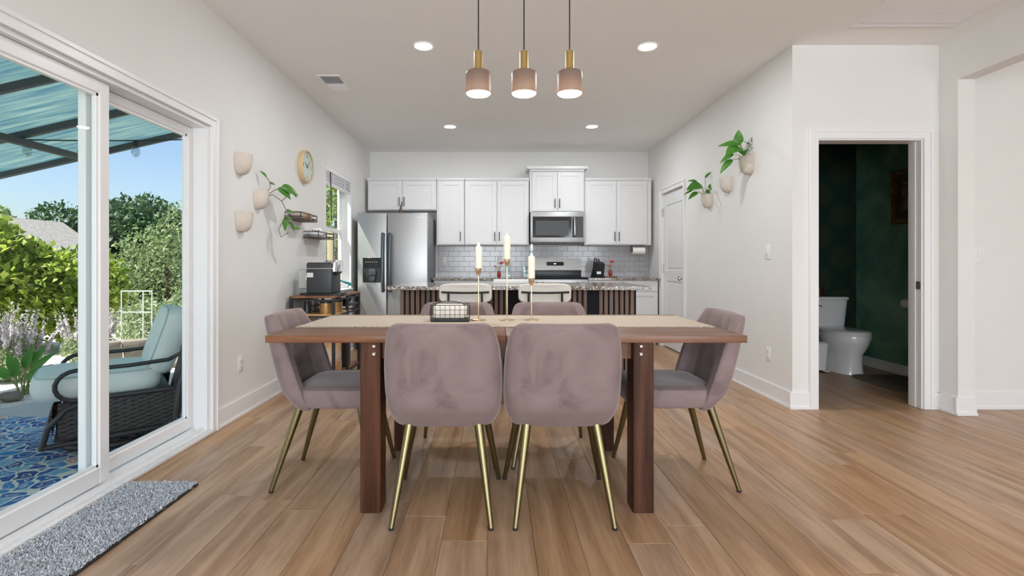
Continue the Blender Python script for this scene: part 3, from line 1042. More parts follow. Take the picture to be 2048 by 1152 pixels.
# ------------------------------------------------------------------ pendant lamps and downlights
def smoky():
    m = bpy.data.materials.new('smoky_shade'); m.use_nodes = True; MAT['smoky_shade'] = m
    nt = m.node_tree; nt.nodes.clear(); N, L = nt.nodes, nt.links
    out = N.new('ShaderNodeOutputMaterial')
    p = N.new('ShaderNodeBsdfPrincipled'); p.inputs['Base Color'].default_value = c4(srgb(114, 105, 101)); p.inputs['Roughness'].default_value = 0.35
    t = N.new('ShaderNodeBsdfTranslucent'); t.inputs['Color'].default_value = c4(srgb(198, 178, 164))
    mx = N.new('ShaderNodeMixShader'); mx.inputs[0].default_value = 0.38
    L.new(p.outputs[0], mx.inputs[1]); L.new(t.outputs[0], mx.inputs[2]); L.new(mx.outputs[0], out.inputs['Surface'])
smoky()
pl = T('pendant_lamp', 'smoky drum pendant lamp with brass neck, at the sliding door end of its row', 'pendant lamp', (-0.092, 2.75, 2.005), 0, 'row of three pendant lamps over the dining table')
P('cord', MB().cyl((0, 0, 0.236), (0, 0, ZC - 2.005 - 0.02), 0.0035, n=8), 'black_rubber', pl)
P('ceiling_cup', MB().lathe([(0.05, ZC - 2.005 - 0.026), (0.05, ZC - 2.005 - 0.0005)], n=24), 'brass', pl)
P('neck', MB().lathe([(0.006, 0.242), (0.010, 0.236), (0.012, 0.232), (0.022, 0.230), (0.0225, 0.222), (0.0225, 0.128), (0.0235, 0.122)], n=28), 'brass', pl, 'brushed brass neck')
m = MB()
m.lathe([(0.0235, 0.1235), (0.058, 0.122), (0.065, 0.117), (0.068, 0.106), (0.0695, 0.004), (0.067, 0.004), (0.0655, 0.104), (0.055, 0.118), (0.022, 0.119)], n=36, caps=False)
P('shade', m, 'smoky_shade', pl)
P('diffuser', MB().lathe([(0.066, 0.010), (0.060, 0.0), (0.035, -0.006), (0.002, -0.008)], n=32), 'pendant_glow', pl, 'glowing white diffuser')
P('bulb', MB().sphere((0, 0, 0.032), (0.022, 0.022, 0.018)), 'pendant_bulb', pl)
def lamp_light(parent, z, r, power, color, spread=180):
    d = bpy.data.lights.new('lamp_light', 'AREA'); d.shape = 'DISK'; d.size = r*2; d.energy = power; d.color = color; d.spread = R(spread)
    o = bpy.data.objects.new('lamp_light', d); COL.objects.link(o); o.parent = parent; o.location = (0, 0, z)
    return o
lamp_light(pl, -0.014, 0.05, 1.6, (1, 0.90, 0.76))
dup(pl, (0.153, 2.75, 2.005), None, 'smoky drum pendant lamp with brass neck, in the middle of its row of three')
dup(pl, (0.398, 2.75, 2.005), None, 'smoky drum pendant lamp with brass neck, at the powder room end of its row')

dl = T('recessed_downlight', 'lit round ceiling downlight between the ceiling register and the pendant lamps', 'downlight', (-0.548, 3.895, ZC), 0, 'recessed downlights in the kitchen ceiling')
P('trim_ring', MB().lathe([(0.086, 0.0), (0.086, -0.004), (0.080, -0.008), (0.066, -0.004), (0.066, 0.0)], n=36, caps=False), 'plate_white', dl)
P('lens', MB().lathe([(0.066, -0.001), (0.05, -0.0035), (0.001, -0.005)], n=32), 'downlight_lens', dl, 'glowing lens')
lamp_light(dl, -0.012, 0.06, 14.5, (0.94, 0.97, 1.0))
for (xx, yy, lb) in ((1.16, 3.905, 'lit round ceiling downlight between the pendant lamps and the planter wall'), (-0.547, 6.16, 'lit round ceiling downlight in the kitchen on the fridge side'), (1.16, 6.16, 'lit round ceiling downlight in the kitchen on the pantry door side')):
    dup(dl, (xx, yy, ZC), None, lb)

# ------------------------------------------------------------------ ceiling vents
vt = T('ceiling_vent', 'small white rectangular ceiling register near the left wall', 'vent', (-1.465, 4.69, ZC))
m = MB()
vx, vy = 0.105, 0.205
m.box(-vx, -vy, -0.008, -vx + 0.022, vy, -0.0002).box(vx - 0.022, -vy, -0.008, vx, vy, -0.0002).box(-vx + 0.022, -vy, -0.008, vx - 0.022, -vy + 0.022, -0.0002).box(-vx + 0.022, vy - 0.022, -0.008, vx - 0.022, vy, -0.0002).box(-vx + 0.022, -0.006, -0.008, vx - 0.022, 0.006, -0.0025)
P('frame', m, 'plate_white', vt, smooth=False)
P('duct', MB().box(-vx + 0.02, -vy + 0.02, -0.002, vx - 0.02, vy - 0.02, -0.0005), 'vent_dark', vt, smooth=False)
for sgn, tilt in ((-1, 35), (1, -35)):
    for i in range(9):
        yy = sgn*(0.018 + i*0.019)
        P('louver', MB().box(-vx + 0.02, yy - 0.009, -0.0065, vx - 0.02, yy + 0.009, -0.0055, rot=Matrix.Rotation(R(tilt), 3, 'X')), 'vent_paint', vt, smooth=False)
rv = T('return_vent', 'large white return air grille in the ceiling outside the powder room', 'vent', (2.83, 3.18, ZC))
m = MB()
vx, vy = 0.37, 0.38
for (a, b, c, d) in ((-vx, -vy, -vx + 0.03, vy), (vx - 0.03, -vy, vx, vy), (-vx + 0.03, -vy, vx - 0.03, -vy + 0.03), (-vx + 0.03, vy - 0.03, vx - 0.03, vy)):
    m.box(a, b, -0.012, c, d, -0.0002)
P('frame', m, 'plate_white', rv)
P('duct', MB().box(-vx + 0.02, -vy + 0.02, -0.002, vx - 0.02, vy - 0.02, -0.0005), 'vent_dark', rv, smooth=False)
for i in range(44):
    yy = -vy + 0.036 + i*0.01585
    if i % 11 == 10:
        P('divider', MB().box(-vx + 0.03, yy - 0.003, -0.010, vx - 0.03, yy + 0.002, -0.002), 'vent_paint', rv, smooth=False)
    else:
        P('louver', MB().box(-vx + 0.03, yy - 0.006, -0.0075, vx - 0.03, yy + 0.006, -0.0065, rot=Matrix.Rotation(R(-12), 3, 'X')), 'vent_paint', rv, smooth=False)
# ================================================================== KITCHEN
def shaker_door(x0, x1, z0, z1, y, st=0.058, th=0.02):
    """shaker door facing -y, front face at y."""
    m = MB()
    m.box(x0, y + 0.008, z0, x1, y + th, z1)
    m.box(x0, y, z0, x0 + st, y + 0.0081, z1, bev=0.0015, seg=1).box(x1 - st, y, z0, x1, y + 0.0081, z1, bev=0.0015, seg=1)
    m.box(x0 + st, y, z0, x1 - st, y + 0.0081, z0 + st, bev=0.0015, seg=1).box(x0 + st, y, z1 - st, x1 - st, y + 0.0081, z1, bev=0.0015, seg=1)
    return m

def bar_handle(x, y, z0, z1):
    m = MB()
    m.cyl((x, y - 0.026, z0), (x, y - 0.026, z1), 0.0055, n=10)
    for z in (z0 + 0.018, z1 - 0.018):
        m.cyl((x, y - 0.026, z), (x, y + 0.001, z), 0.004, n=8)
    return m

def upper_cabinet(label, x0, x1, z0, z1, doors, handles, crown=0.032, depth=0.33, over=0.012, group=None):
    cx = (x0 + x1)/2
    t = T('wall_cabinet', label, 'cabinet', (cx, YB, z0), 0, group)
    yf = -depth
    P('body', MB().box(x0 - cx, yf + 0.02, 0, x1 - cx, 0, z1 - z0), 'cabinet_paint', t, smooth=False)
    m = MB()
    h = z1 - z0
    m.box(x0 - cx - over*0.0, yf - over*0.3, h, x1 - cx + over*0.0, 0, h + crown*0.4).box(x0 - cx - over, yf - over - 0.004, h + crown*0.4, x1 - cx + over, 0, h + crown)
    P('crown', m, 'cabinet_paint', t, smooth=False)
    for (a, b), hxx in zip(doors, handles):
        d = P('door', shaker_door(a - cx, b - cx, 0.012, h - 0.012, yf), 'cabinet_paint', t, smooth=False)
        P('handle', bar_handle(hxx - cx, yf, 0.055, 0.055 + 0.13), 'black_metal', d, 'slim dark bar handle')
    return t
k = 141.8
X = lambda px: (px - 991)/k
CG = 'white shaker wall cabinets'
upper_cabinet('short white shaker wall cabinet with two doors above the fridge', X(735), X(872.5), 1.862, 2.286, [(X(737), X(803)), (X(805.5), X(871))], [X(799), X(808.5)], group=CG, over=0.0)
upper_cabinet('narrow white shaker wall cabinet with a single door beside the fridge', X(873.5), X(928.5), 1.372, 2.286, [(X(877), X(927))], [X(921)], group=CG, over=0.0)
upper_cabinet('white shaker wall cabinet with two tall doors, between narrow cabinet and microwave', X(929.5), X(1058), 1.372, 2.286, [(X(931), X(993.2)), (X(995), X(1056.5))], [X(989.5), X(998.5)], group=CG, over=0.0)
upper_cabinet('raised white wall cabinet with wide crown directly above the microwave', X(1059.5), X(1168), 1.835, 2.41, [(X(1064), X(1113.3)), (X(1115), X(1164.5))], [X(1109.5), X(1118.5)], crown=0.062, depth=0.355, over=0.045, group=CG)
upper_cabinet('white shaker wall cabinet with two tall doors, above the knife block', X(1169.5), X(1303), 1.372, 2.286, [(X(1172), X(1232.2)), (X(1234), X(1294))], [X(1229), X(1237.5)], group=CG, over=0.0)

# ---- microwave
mx0, mx1, mz0, mz1 = 0.489, 1.246, 1.400, 1.832
mw = T('microwave', 'stainless over-the-range microwave with dark window', 'microwave', ((mx0 + mx1)/2, YB, mz0))
w2, mh = (mx1 - mx0)/2, mz1 - mz0
P('body', MB().box(-w2, -0.385, 0, w2, -0.002, mh, bev=0.004, seg=1), 'fridge_side', mw)
P('front_frame', MB().box(-w2, -0.41, 0.008, w2, -0.386, mh, bev=0.004), 'brushed_steel', mw)
P('window', MB().box(-w2 + 0.028, -0.4115, 0.072, 0.195, -0.409, mh - 0.066, bev=0.001, seg=1), 'black_glass', mw, 'dark glass window', False)
P('window_screen', MB().box(-w2 + 0.07, -0.4125, 0.105, 0.15, -0.4118, mh - 0.125), 'charcoal_plastic', mw, smooth=False)
cp = P('control_panel', MB().box(0.2, -0.4115, 0.072, w2 - 0.022, -0.409, mh - 0.066), 'black_plastic', mw, smooth=False)
P('display', MB().box(0.29, -0.4125, mh - 0.125, 0.335, -0.4116, mh - 0.108), 'charcoal_plastic', cp, smooth=False)
m = MB()
for r in range(6):
    for c in range(3):
        m.box(0.285 + c*0.019, -0.4122, 0.10 + r*0.026, 0.299 + c*0.019, -0.4116, 0.117 + r*0.026)
P('keypad', m, 'charcoal_plastic', cp, smooth=False)
P('handle', MB().tube([(0.232, -0.413, 0.085), (0.232, -0.438, 0.10), (0.232, -0.448, 0.21), (0.232, -0.438, mh - 0.095), (0.232, -0.413, mh - 0.08)], 0.013, 10), 'chrome', mw, 'bright metal handle')
P('vent_underside', MB().box(-w2 + 0.01, -0.405, -0.012, w2 - 0.01, -0.02, 0.0), 'black_plastic', mw, smooth=False)

# ---- base cabinets and back worktops
def base_cabinet(label, x0, x1, cols, group='white base cabinets along the back wall'):
    cx = (x0 + x1)/2
    t = T('base_cabinet', label, 'cabinet', (cx, YB, 0), 0, group)
    P('body', MB().box(x0 - cx, -0.60, 0.10, x1 - cx, -0.002, 0.884).box(x0 - cx + 0.01, -0.54, 0, x1 - cx - 0.01, -0.002, 0.10), 'cabinet_paint', t, smooth=False)
    w = (x1 - x0)/cols
    for i in range(cols):
        a, b = x0 - cx + i*w + 0.004, x0 - cx + (i+1)*w - 0.004
        d = P('drawer', shaker_door(a, b, 0.735, 0.872, -0.62, st=0.035), 'cabinet_paint', t, smooth=False)
        d = P('door', shaker_door(a, b, 0.115, 0.725, -0.62), 'cabinet_paint', t, smooth=False)
        P('handle', bar_handle((b - 0.035) if i % 2 == 0 else (a + 0.035), -0.62, 0.56, 0.69), 'black_metal', d)
    return t
base_cabinet('white shaker base cabinet between the fridge and the range', -0.838, 0.480, 3)
base_cabinet('white shaker base cabinet between the range and the pantry door wall', 1.256, 2.20, 2)
tag(P('back_worktop', MB().box(-0.845, 6.905, 0.885, 0.484, YB - 0.013, 0.914, bev=0.002, seg=1), 'granite'), 'speckled granite back worktop between fridge and range', 'worktop', 'granite back worktops')
tag(P('back_worktop', MB().box(1.252, 6.905, 0.885, XR - 0.03, YB - 0.013, 0.914, bev=0.002, seg=1), 'granite'), 'speckled granite back worktop carrying the knife block', 'worktop', 'granite back worktops')

# ---- range
rg_ = T('kitchen_range', 'stainless electric range with black glass cooktop and raised back panel', 'range', (0.868, YB, 0))
P('body', MB().box(-0.380, -0.63, 0.05, 0.380, -0.014, 0.90), 'fridge_side', rg_, smooth=False)
P('oven_door', MB().box(-0.378, -0.655, 0.20, 0.378, -0.631, 0.78, bev=0.004), 'brushed_steel', rg_)
P('drawer', MB().box(-0.378, -0.655, 0.06, 0.378, -0.631, 0.19, bev=0.004), 'brushed_steel', rg_)
P('front_panel', MB().box(-0.378, -0.655, 0.79, 0.378, -0.631, 0.895, bev=0.004), 'brushed_steel', rg_)
P('cooktop', MB().box(-0.380, -0.66, 0.902, 0.380, -0.10, 0.920, bev=0.004), 'cooktop_glass', rg_)
for (bx_, by_, br) in ((-0.19, -0.50, 0.10), (0.19, -0.50, 0.085), (-0.19, -0.25, 0.08), (0.19, -0.25, 0.10)):
    P('burner_ring', MB().tube([(bx_ + br*math.cos(a*PI/16), by_ + br*math.sin(a*PI/16), 0.9205) for a in range(32)], 0.002, 5, closed=True), 'charcoal_plastic', rg_)
P('back_riser', MB().box(-0.380, -0.105, 0.905, 0.380, -0.014, 1.02, bev=0.006), 'black_plastic', rg_)
bp = P('back_panel', MB().prism([(-0.13, 1.015), (-0.085, 1.185), (-0.014, 1.185), (-0.014, 1.015)], -0.380, 0.380, 'x'), 'brushed_steel', rg_, smooth=False)
tilt = math.atan2(0.045, 0.17)
dsp = MB().box(-0.125, -0.003, -0.03, 0.125, 0.003, 0.03, bev=0.002, seg=1).move(Matrix.Translation((0, -0.103, 1.108)) @ Matrix.Rotation(-tilt, 4, 'X'))
P('display', dsp, 'black_glass', bp)
P('clock_digits', MB().box(-0.02, -0.0045, -0.008, 0.012, -0.0035, 0.008).move(Matrix.Translation((0, -0.103, 1.108)) @ Matrix.Rotation(-tilt, 4, 'X')), 'screen_blue', bp, 'small glowing blue clock', False)
for i, xx in enumerate((-0.31, -0.235, 0.235, 0.31)):
    P('knob', MB().lathe([(0.019, 0), (0.018, 0.018), (0.014, 0.02)], n=16).move(Matrix.Translation((xx, -0.655, 0.845)) @ Matrix.Rotation(R(90), 4, 'X')), 'black_plastic', rg_)
P('handle', MB().cyl((-0.33, -0.70, 0.745), (0.33, -0.70, 0.745), 0.012).cyl((-0.31, -0.70, 0.745), (-0.31, -0.654, 0.745), 0.008).cyl((0.31, -0.70, 0.745), (0.31, -0.654, 0.745), 0.008), 'chrome', rg_)

# ---- refrigerator
fx0, fx1, fyf = -1.775, -0.872, 6.58
fz = 1.762
fcx = (fx0 + fx1)/2
fr = T('refrigerator', 'stainless side-by-side refrigerator with black ice dispenser', 'refrigerator', (fcx, fyf, 0))
fw = (fx1 - fx0)/2
P('body', MB().box(-fw, 0.075, 0.02, fw, 0.86, fz - 0.022, bev=0.006), 'fridge_side', fr)
P('kick_plate', MB().box(-fw + 0.01, 0.05, 0.0, fw - 0.01, 0.08, 0.06), 'black_plastic', fr, smooth=False)
split = X(774)*0 + ((774 - 991)*fyf/1024 - fcx)
fd = P('freezer_door', MB().box(-fw, 0, 0.07, split - 0.004, 0.07, fz, bev=0.010, seg=3), 'brushed_steel', fr)
dd = P('fridge_door', MB().box(split + 0.004, 0, 0.07, fw, 0.07, fz, bev=0.010, seg=3), 'brushed_steel', fr)
def fridge_handle(x):
    pts = []
    for i in range(15):
        t = i/14
        z = 0.755 + (1.49 - 0.755)*t
        pts.append((x, -0.028 - 0.030*math.sin(PI*t)**0.7, z))
    return MB().tube([(x, 0.002, 0.765)] + pts + [(x, 0.002, 1.48)], 0.023, 10)
P('handle', fridge_handle(split - 0.045), 'steel_handle', fd, 'long dark curved handle')
P('handle', fridge_handle(split + 0.045), 'steel_handle', dd, 'long dark curved handle')
fxc = lambda px: (px - 991)*fyf/1024 - fcx
fzc = lambda py: 1.09 + (530 - py)*fyf/1024
ds = P('dispenser', MB().box(fxc(725.5), -0.004, fzc(565), fxc(761.5), 0.004, fzc(515.5), bev=0.002, seg=1), 'black_glass', fd, 'black ice and water dispenser')
P('recess', MB().box(fxc(727.5), -0.0055, fzc(563.5), fxc(759.5), -0.0035, fzc(537)), 'black_plastic', ds, smooth=False)
P('spout', MB().box(fxc(739), -0.03, fzc(551), fxc(752), -0.004, fzc(538), bev=0.006).box(fxc(741), -0.022, fzc(563), fxc(750), -0.004, fzc(551), bev=0.004), 'charcoal_plastic', ds)
m = MB()
for i in range(6):
    m.box(fxc(731 + i*4.4), -0.0048, fzc(525), fxc(733 + i*4.4), -0.0038, fzc(523))
P('buttons', m, 'nickel', ds, smooth=False)
P('nameplate', MB().box(fxc(832), -0.0008, fzc(436.2), fxc(847), 0.001, fzc(434)), 'chrome', dd, smooth=False)
# dark bronze figurine on the fridge
fg = T('figurine', 'small dark bronze figurine standing on top of the refrigerator', 'figurine', (-1.235, 6.72, fz - 0.021))
P('skirt', MB().lathe([(0.036, 0), (0.036, 0.004), (0.030, 0.03), (0.018, 0.075), (0.010, 0.10)], n=18).move(Matrix.Translation((-0.01, 0, 0))), 'dark_bronze', fg)
P('torso', MB().tube([(-0.01, 0, 0.098), (-0.004, 0, 0.125), (0.004, 0, 0.15)], [0.010, 0.012, 0.006], 10).sphere((0.006, 0, 0.164), 0.012), 'dark_bronze', fg)

# ---- island
IX0, IX1, IY0, IY1 = -0.889, 1.284, 4.21, 5.17
il = T('kitchen_island', 'kitchen island faced with vertical wooden slats on black backing', 'island', (0.2, 4.85, 0))
bx0, bx1 = -0.849 - 0.2, 1.252 - 0.2
P('body', MB().box(bx0, -0.29, 0.0, bx1, 0.30, 0.882), 'slat_felt', il, smooth=False)
sm = MB().box(-0.0155, -0.012, 0.0, 0.0155, 0.0, 0.868, bev=0.001, seg=1).mesh('slat', False)
sm.materials.append(MAT['slat_wood'])
xx = bx0 + 0.018
while xx < bx1 - 0.01:
    wx = xx + 0.2
    if not (0.115 < wx < 0.215 or 0.80 < wx < 0.90):
        P('slat', sm, None, il, loc=(xx, -0.2905, 0.012))
    xx += 0.0465
tag(P('island_worktop', MB().box(IX0, IY0, 0.883, IX1, IY1, 0.914, bev=0.002, seg=1), 'granite'), 'speckled granite worktop on the slatted kitchen island', 'worktop')

# ---- bar stools
bsx = T('bar_stool', 'off-white upholstered bar stool with black frame, behind the wire basket chair', 'stool', (-0.236, 4.17, 0), 0, 'bar stools at the island')
def stool_back():
    rings = []
    n = 24
    W, H = 0.208, 0.078
    for (off, g) in ((-0.022, 0.02), (-0.024, 0.006), (-0.014, 0.0), (0.010, 0.0), (0.022, 0.008), (0.024, 0.03)):
        ring = []
        for kx in range(n*2):
            a = 2*PI*kx/(n*2)
            c, s = math.cos(a), math.sin(a)
            x = (W - g)*math.copysign(abs(c)**0.42, c)
            z = (H - g)*math.copysign(abs(s)**0.42, s)
            ring.append((x, -0.17 + off + 0.9*x*x, 0.868 + z))
        rings.append(ring)
    return MB().loft(rings)
P('backrest', stool_back(), 'stool_fabric', bsx)
P('seat', MB().sup([(0, 0.02, 0.635, 0.19, 0.185, 4), (0, 0.02, 0.645, 0.205, 0.20, 4), (0, 0.02, 0.68, 0.205, 0.20, 4), (0, 0.02, 0.695, 0.18, 0.175, 4)], 36), 'stool_fabric', bsx)
P('back_bar', MB().tube([(-0.185 + 0.37*i/12, -0.208 + 0.9*(-0.185 + 0.37*i/12)**2, 0.878 - 0.004*math.sin(PI*i/12)) for i in range(13)], 0.0085, 8), 'black_metal', bsx)
for s in (-1, 1):
    P('back_post', MB().tube([(s*0.13, -0.192, 0.878), (s*0.13, -0.19, 0.80), (s*0.14, -0.165, 0.70), (s*0.15, -0.12, 0.64)], 0.0085, 8), 'black_metal', bsx)
    P('leg', MB().tube([(s*0.15, 0.16, 0.636), (s*0.19, 0.21, 0.0)], 0.011, 10), 'black_metal', bsx)
    P('leg', MB().tube([(s*0.15, -0.13, 0.636), (s*0.19, -0.19, 0.0)], 0.011, 10), 'black_metal', bsx)
P('footrest', MB().cyl((-0.177, 0.195, 0.2), (0.177, 0.195, 0.2), 0.009), 'black_metal', bsx)
dup(bsx, (0.388, 4.17, 0), 0, 'off-white upholstered bar stool with black frame, on the knife block side')

# ---- things on the island: white tray, bottle, jar, dish brush
tag(P('drying_tray', MB().box(-0.175, -0.10, 0, 0.175, 0.10, 0.012, bev=0.004).box(-0.172, -0.098, 0.012, 0.172, -0.09, 0.034, bev=0.002).box(-0.172, 0.09, 0.012, 0.172, 0.098, 0.034, bev=0.002).box(-0.172, -0.09, 0.012, -0.164, 0.09, 0.034, bev=0.002).box(0.164, -0.09, 0.012, 0.172, 0.09, 0.034, bev=0.002), 'plate_white', loc=(0.152, 5.02, 0.9142)), 'shallow white drying tray on the island worktop', 'tray')
br = T('dish_brush', 'upright teal and white dish brush beside the white tray', 'brush', (0.350, 5.05, 0.9142))
P('holder', MB().lathe([(0.03, 0), (0.034, 0.06), (0.031, 0.06), (0.027, 0.005)], n=20), 'plate_white', br)
P('handle', MB().tube([(0, 0, 0.008), (-0.004, 0, 0.20), (-0.010, 0, 0.31)], [0.006, 0.007, 0.009], 8), 'teal_plastic', br)
P('brush_head', MB().sphere((0.006, 0, 0.345), (0.016, 0.016, 0.042)), 'plate_white', br)

# ---- things on the back worktops
def flower_vase(x, y, z, label, c1, c2, k=1.0):
    t = T('flower_vase', label, 'vase', (x, y, z), 0, 'small red flower vases')
    P('vase', MB().lathe([(0.018, 0), (0.026, 0.02), (0.028, 0.05), (0.018, 0.078), (0.022, 0.088), (0.019, 0.088), (0.014, 0.078)], n=20), 'red_vase', t)
    for (dx, h, c, r) in ((-0.05*k, 0.155, c2, 0.018), (0.035*k, 0.20, c1, 0.026), (0.0, 0.14, c1, 0.012)):
        s = P('flower', MB().tube([(0, 0, 0.06), (dx*0.4, 0, 0.06 + (h - 0.06)*0.55), (dx, 0, h)], 0.003, 6), 'stem_green', t)
        m = MB()
        for q in range(6):
            a = q*PI/3
            m.sphere((dx + r*0.55*math.cos(a), r*0.55*math.sin(a), h + r*0.25), (r*0.55, r*0.55, r*0.6), 8, 6)
        m.sphere((dx, 0, h + r*0.3), (r*0.5, r*0.5, r*0.6), 8, 6)
        P('petals', m, c, s)
    return t
flower_vase(0.05, 7.15, 0.9142, 'small red vase with a pink flower on the worktop beside the bottle', 'flower_pink', 'flower_tan')
wb = P('wooden_board', MB().box(-0.09, -0.06, 0, 0.09, 0.06, 0.018, bev=0.004), 'console_wood', loc=(1.615, 7.20, 0.9142))
tag(wb, 'small brown wooden board under the red vase beside the knife block', 'board')
flower_vase(1.615, 7.20, 0.9324, 'small red vase with a red flower on the wooden board', 'flower_red', 'flower_tan', 0.6)
bo = T('glass_bottle', 'clear glass bottle with dark pourer on the back worktop', 'bottle', (0.185, 7.22, 0.9142))
P('glass', MB().sup([(0, 0, 0, 0.038, 0.038, 5), (0, 0, 0.16, 0.038, 0.038, 5), (0, 0, 0.19, 0.020, 0.020, 3), (0, 0, 0.215, 0.012, 0.012, 2)], 20), 'bottle_glass', bo)
P('pourer', MB().cyl((0, 0, 0.212), (0, 0, 0.245), 0.013, 0.008).cyl((0, 0, 0.24), (0.02, 0, 0.262), 0.005), 'black_plastic', bo)
jr = T('glass_jar', 'square clear glass jar with white contents on the back worktop', 'jar', (0.43, 7.22, 0.9142))
P('glass', MB().box(-0.045, -0.045, 0, 0.045, 0.045, 0.16, bev=0.008).box(-0.041, -0.041, 0.004, 0.041, 0.041, 0.158), 'bottle_glass', jr)
P('contents', MB().box(-0.039, -0.039, 0.005, 0.039, 0.039, 0.05), 'napkin', jr, smooth=False)
kb = T('knife_block', 'slanted black knife block with knives on the back worktop', 'knife block', (1.44, 7.22, 0.9142))
P('block', MB().prism([(-0.09, 0), (0.06, 0), (0.095, 0.19), (0.015, 0.22)], -0.062, 0.062, 'y').move(Matrix.Rotation(R(-70), 4, 'Z')), 'black_plastic', kb, smooth=False)
P('label_plate', MB().box(-0.03, -0.094, 0.05, 0.03, -0.0895, 0.085), 'plate_white', kb, smooth=False)
for i in range(6):
    c, r = i % 3, i // 3
    x = -0.034 + c*0.034
    y = 0.045 + r*0.035
    z = 0.20 - r*0.005
    P('knife', MB().box(x - 0.007, y - 0.012, z - 0.03, x + 0.007, y + 0.012, z + 0.085 - 0.012*((i*7) % 3), bev=0.004, rot=Matrix.Rotation(R(12 - c*8), 3, 'Y') @ Matrix.Rotation(R(-12), 3, 'X')), 'black_metal', kb)
# paper towel under the cabinet
pt = T('paper_towel_holder', 'paper towel roll on a black holder under the wall cabinet', 'paper towel', (2.03, 7.30, 1.372))
P('bracket', MB().box(-0.10, -0.02, -0.006, 0.09, 0.02, 0.0).box(-0.095, -0.012, -0.09, -0.085, 0.012, 0.0).cyl((-0.09, 0, -0.078), (0.105, 0, -0.078), 0.006), 'black_metal', pt)
P('roll', MB().lathe([(0.018, -0.078), (0.052, -0.08), (0.052, 0.092), (0.018, 0.09)], (0, 0, -0.078), 28, 'x', caps=False), 'paper', pt)
P('core', MB().lathe([(0.019, -0.077), (0.019, 0.089), (0.013, 0.0885), (0.013, -0.0765)], (0, 0, -0.078), 20, 'x', caps=False), 'dark_bronze', pt)

# ---- outlets and switches
def outlet(label, loc, rz, kind):
    t = T('wall_' + kind, label, kind, loc, rz)
    P('plate', MB().box(-0.036, -0.006, -0.058, 0.036, 0, 0.058, bev=0.003), 'plate_white', t)
    if kind == 'outlet':
        for z in (-0.022, 0.022):
            s = P('socket', MB().box(-0.017, -0.0085, z - 0.015, 0.017, -0.005, z + 0.015, bev=0.002), 'plate_white', t)
            P('slots', MB().box(-0.007, -0.009, z - 0.004, -0.005, -0.0082, z + 0.006).box(0.005, -0.009, z - 0.004, 0.007, -0.0082, z + 0.006), 'vent_dark', s, smooth=False)
    else:
        P('rocker', MB().box(-0.017, -0.010, -0.033, 0.017, -0.005, 0.033, bev=0.002, rot=Matrix.Rotation(R(4), 3, 'X')), 'plate_white', t)
    return t
outlet('white wall outlet low on the left wall beside the velvet chair', (XL, 3.71, 0.376), R(90), 'outlet')
outlet('white wall outlet low on the wall below the light switch', (XR, 4.21, 0.358), R(-90), 'outlet')
outlet('white light switch plate on the wall near the potted plants', (XR, 4.226, 1.195), R(-90), 'switch')
outlet('white wall outlet on the tiled backsplash beside the fridge', (-0.755, YB - 0.0125, 1.155), 0, 'outlet')
outlet('white wall outlet on the tiled backsplash above the pink flower', (0.06, YB - 0.0125, 1.155), 0, 'outlet')
outlet('white double switch plate on the hall wall past the pillar', (3.665, YT, 1.165), 0, 'switch')
# ================================================================== WALL POCKETS, PLANTS, CLOCK, SHELVES
def wall_pocket(label, wx, side, y, z, s=1.0, group=None):
    """half bowl planter on a wall of constant x; side = +1 when it sticks out towards +x."""
    t = T('wall_planter', label, 'planter', (wx, y, z), 0, group)
    m = MB()
    prof = [(0.012, -0.075), (0.040, -0.070), (0.060, -0.050), (0.072, -0.015), (0.078, 0.03), (0.080, 0.075)]
    n = 18
    def ring(r, zz, inset):
        out = []
        for i in range(n + 1):
            a = -PI/2 + PI*i/n
            out.append((side*(max(r - inset, 0.002)*1.15*math.cos(a) + 0.001), max(r - inset, 0.002)*math.sin(a), zz))
        out.append((side*0.001, 0, zz))
        return out
    rings = [ring(r*s, zz*s, 0) for r, zz in prof]
    rings += [ring(r*s, zz*s - 0.0 + (0.004 if i == len(prof)-1 else 0), 0.007) for i, (r, zz) in reversed(list(enumerate(prof)))][:2]
    rings.append(ring(0.02*s, 0.0, 0.0))
    m.loft(rings)
    P('bowl', m, 'ceramic_beige', t)
    return t

def leaf_mesh(L, W, bend=0.25, fold=0.25):
    """heart-shaped leaf along +y, face up."""
    ts = [0, 0.06, 0.2, 0.4, 0.6, 0.8, 0.93, 1.0]
    ws = [0.25, 0.72, 0.98, 1.0, 0.80, 0.45, 0.18, 0.0]
    v, f = [], []
    for t, w in zip(ts, ws):
        zc = -bend*L*t*t
        back = -0.06*L if t == 0 else 0
        for s in (-1, -0.5, 0, 0.5, 1):
            x = s*w*W/2
            v.append((x, t*L + (back if abs(s) > 0.4 else 0), zc + fold*abs(x)))
    for i in range(len(ts) - 1):
        for j in range(4):
            a = i*5 + j
            f.append((a, a+1, a+6, a+5))
    return v, f

def put_leaf(parent, base, d, up, L, W, mat_='house_leaf', bend=0.25, name='leaf'):
    d = Vector(d).normalized()
    up = Vector(up)
    s = d.cross(up)
    if s.length < 1e-4: s = d.orthogonal()
    s.normalize()
    u = s.cross(d)
    M4 = Matrix(((s.x, d.x, u.x, base[0]), (s.y, d.y, u.y, base[1]), (s.z, d.z, u.z, base[2]), (0, 0, 0, 1)))
    v, f = leaf_mesh(L, W, bend)
    m = MB().add([tuple(M4 @ Vector(p)) for p in v], f)
    return P(name, m, mat_, parent)

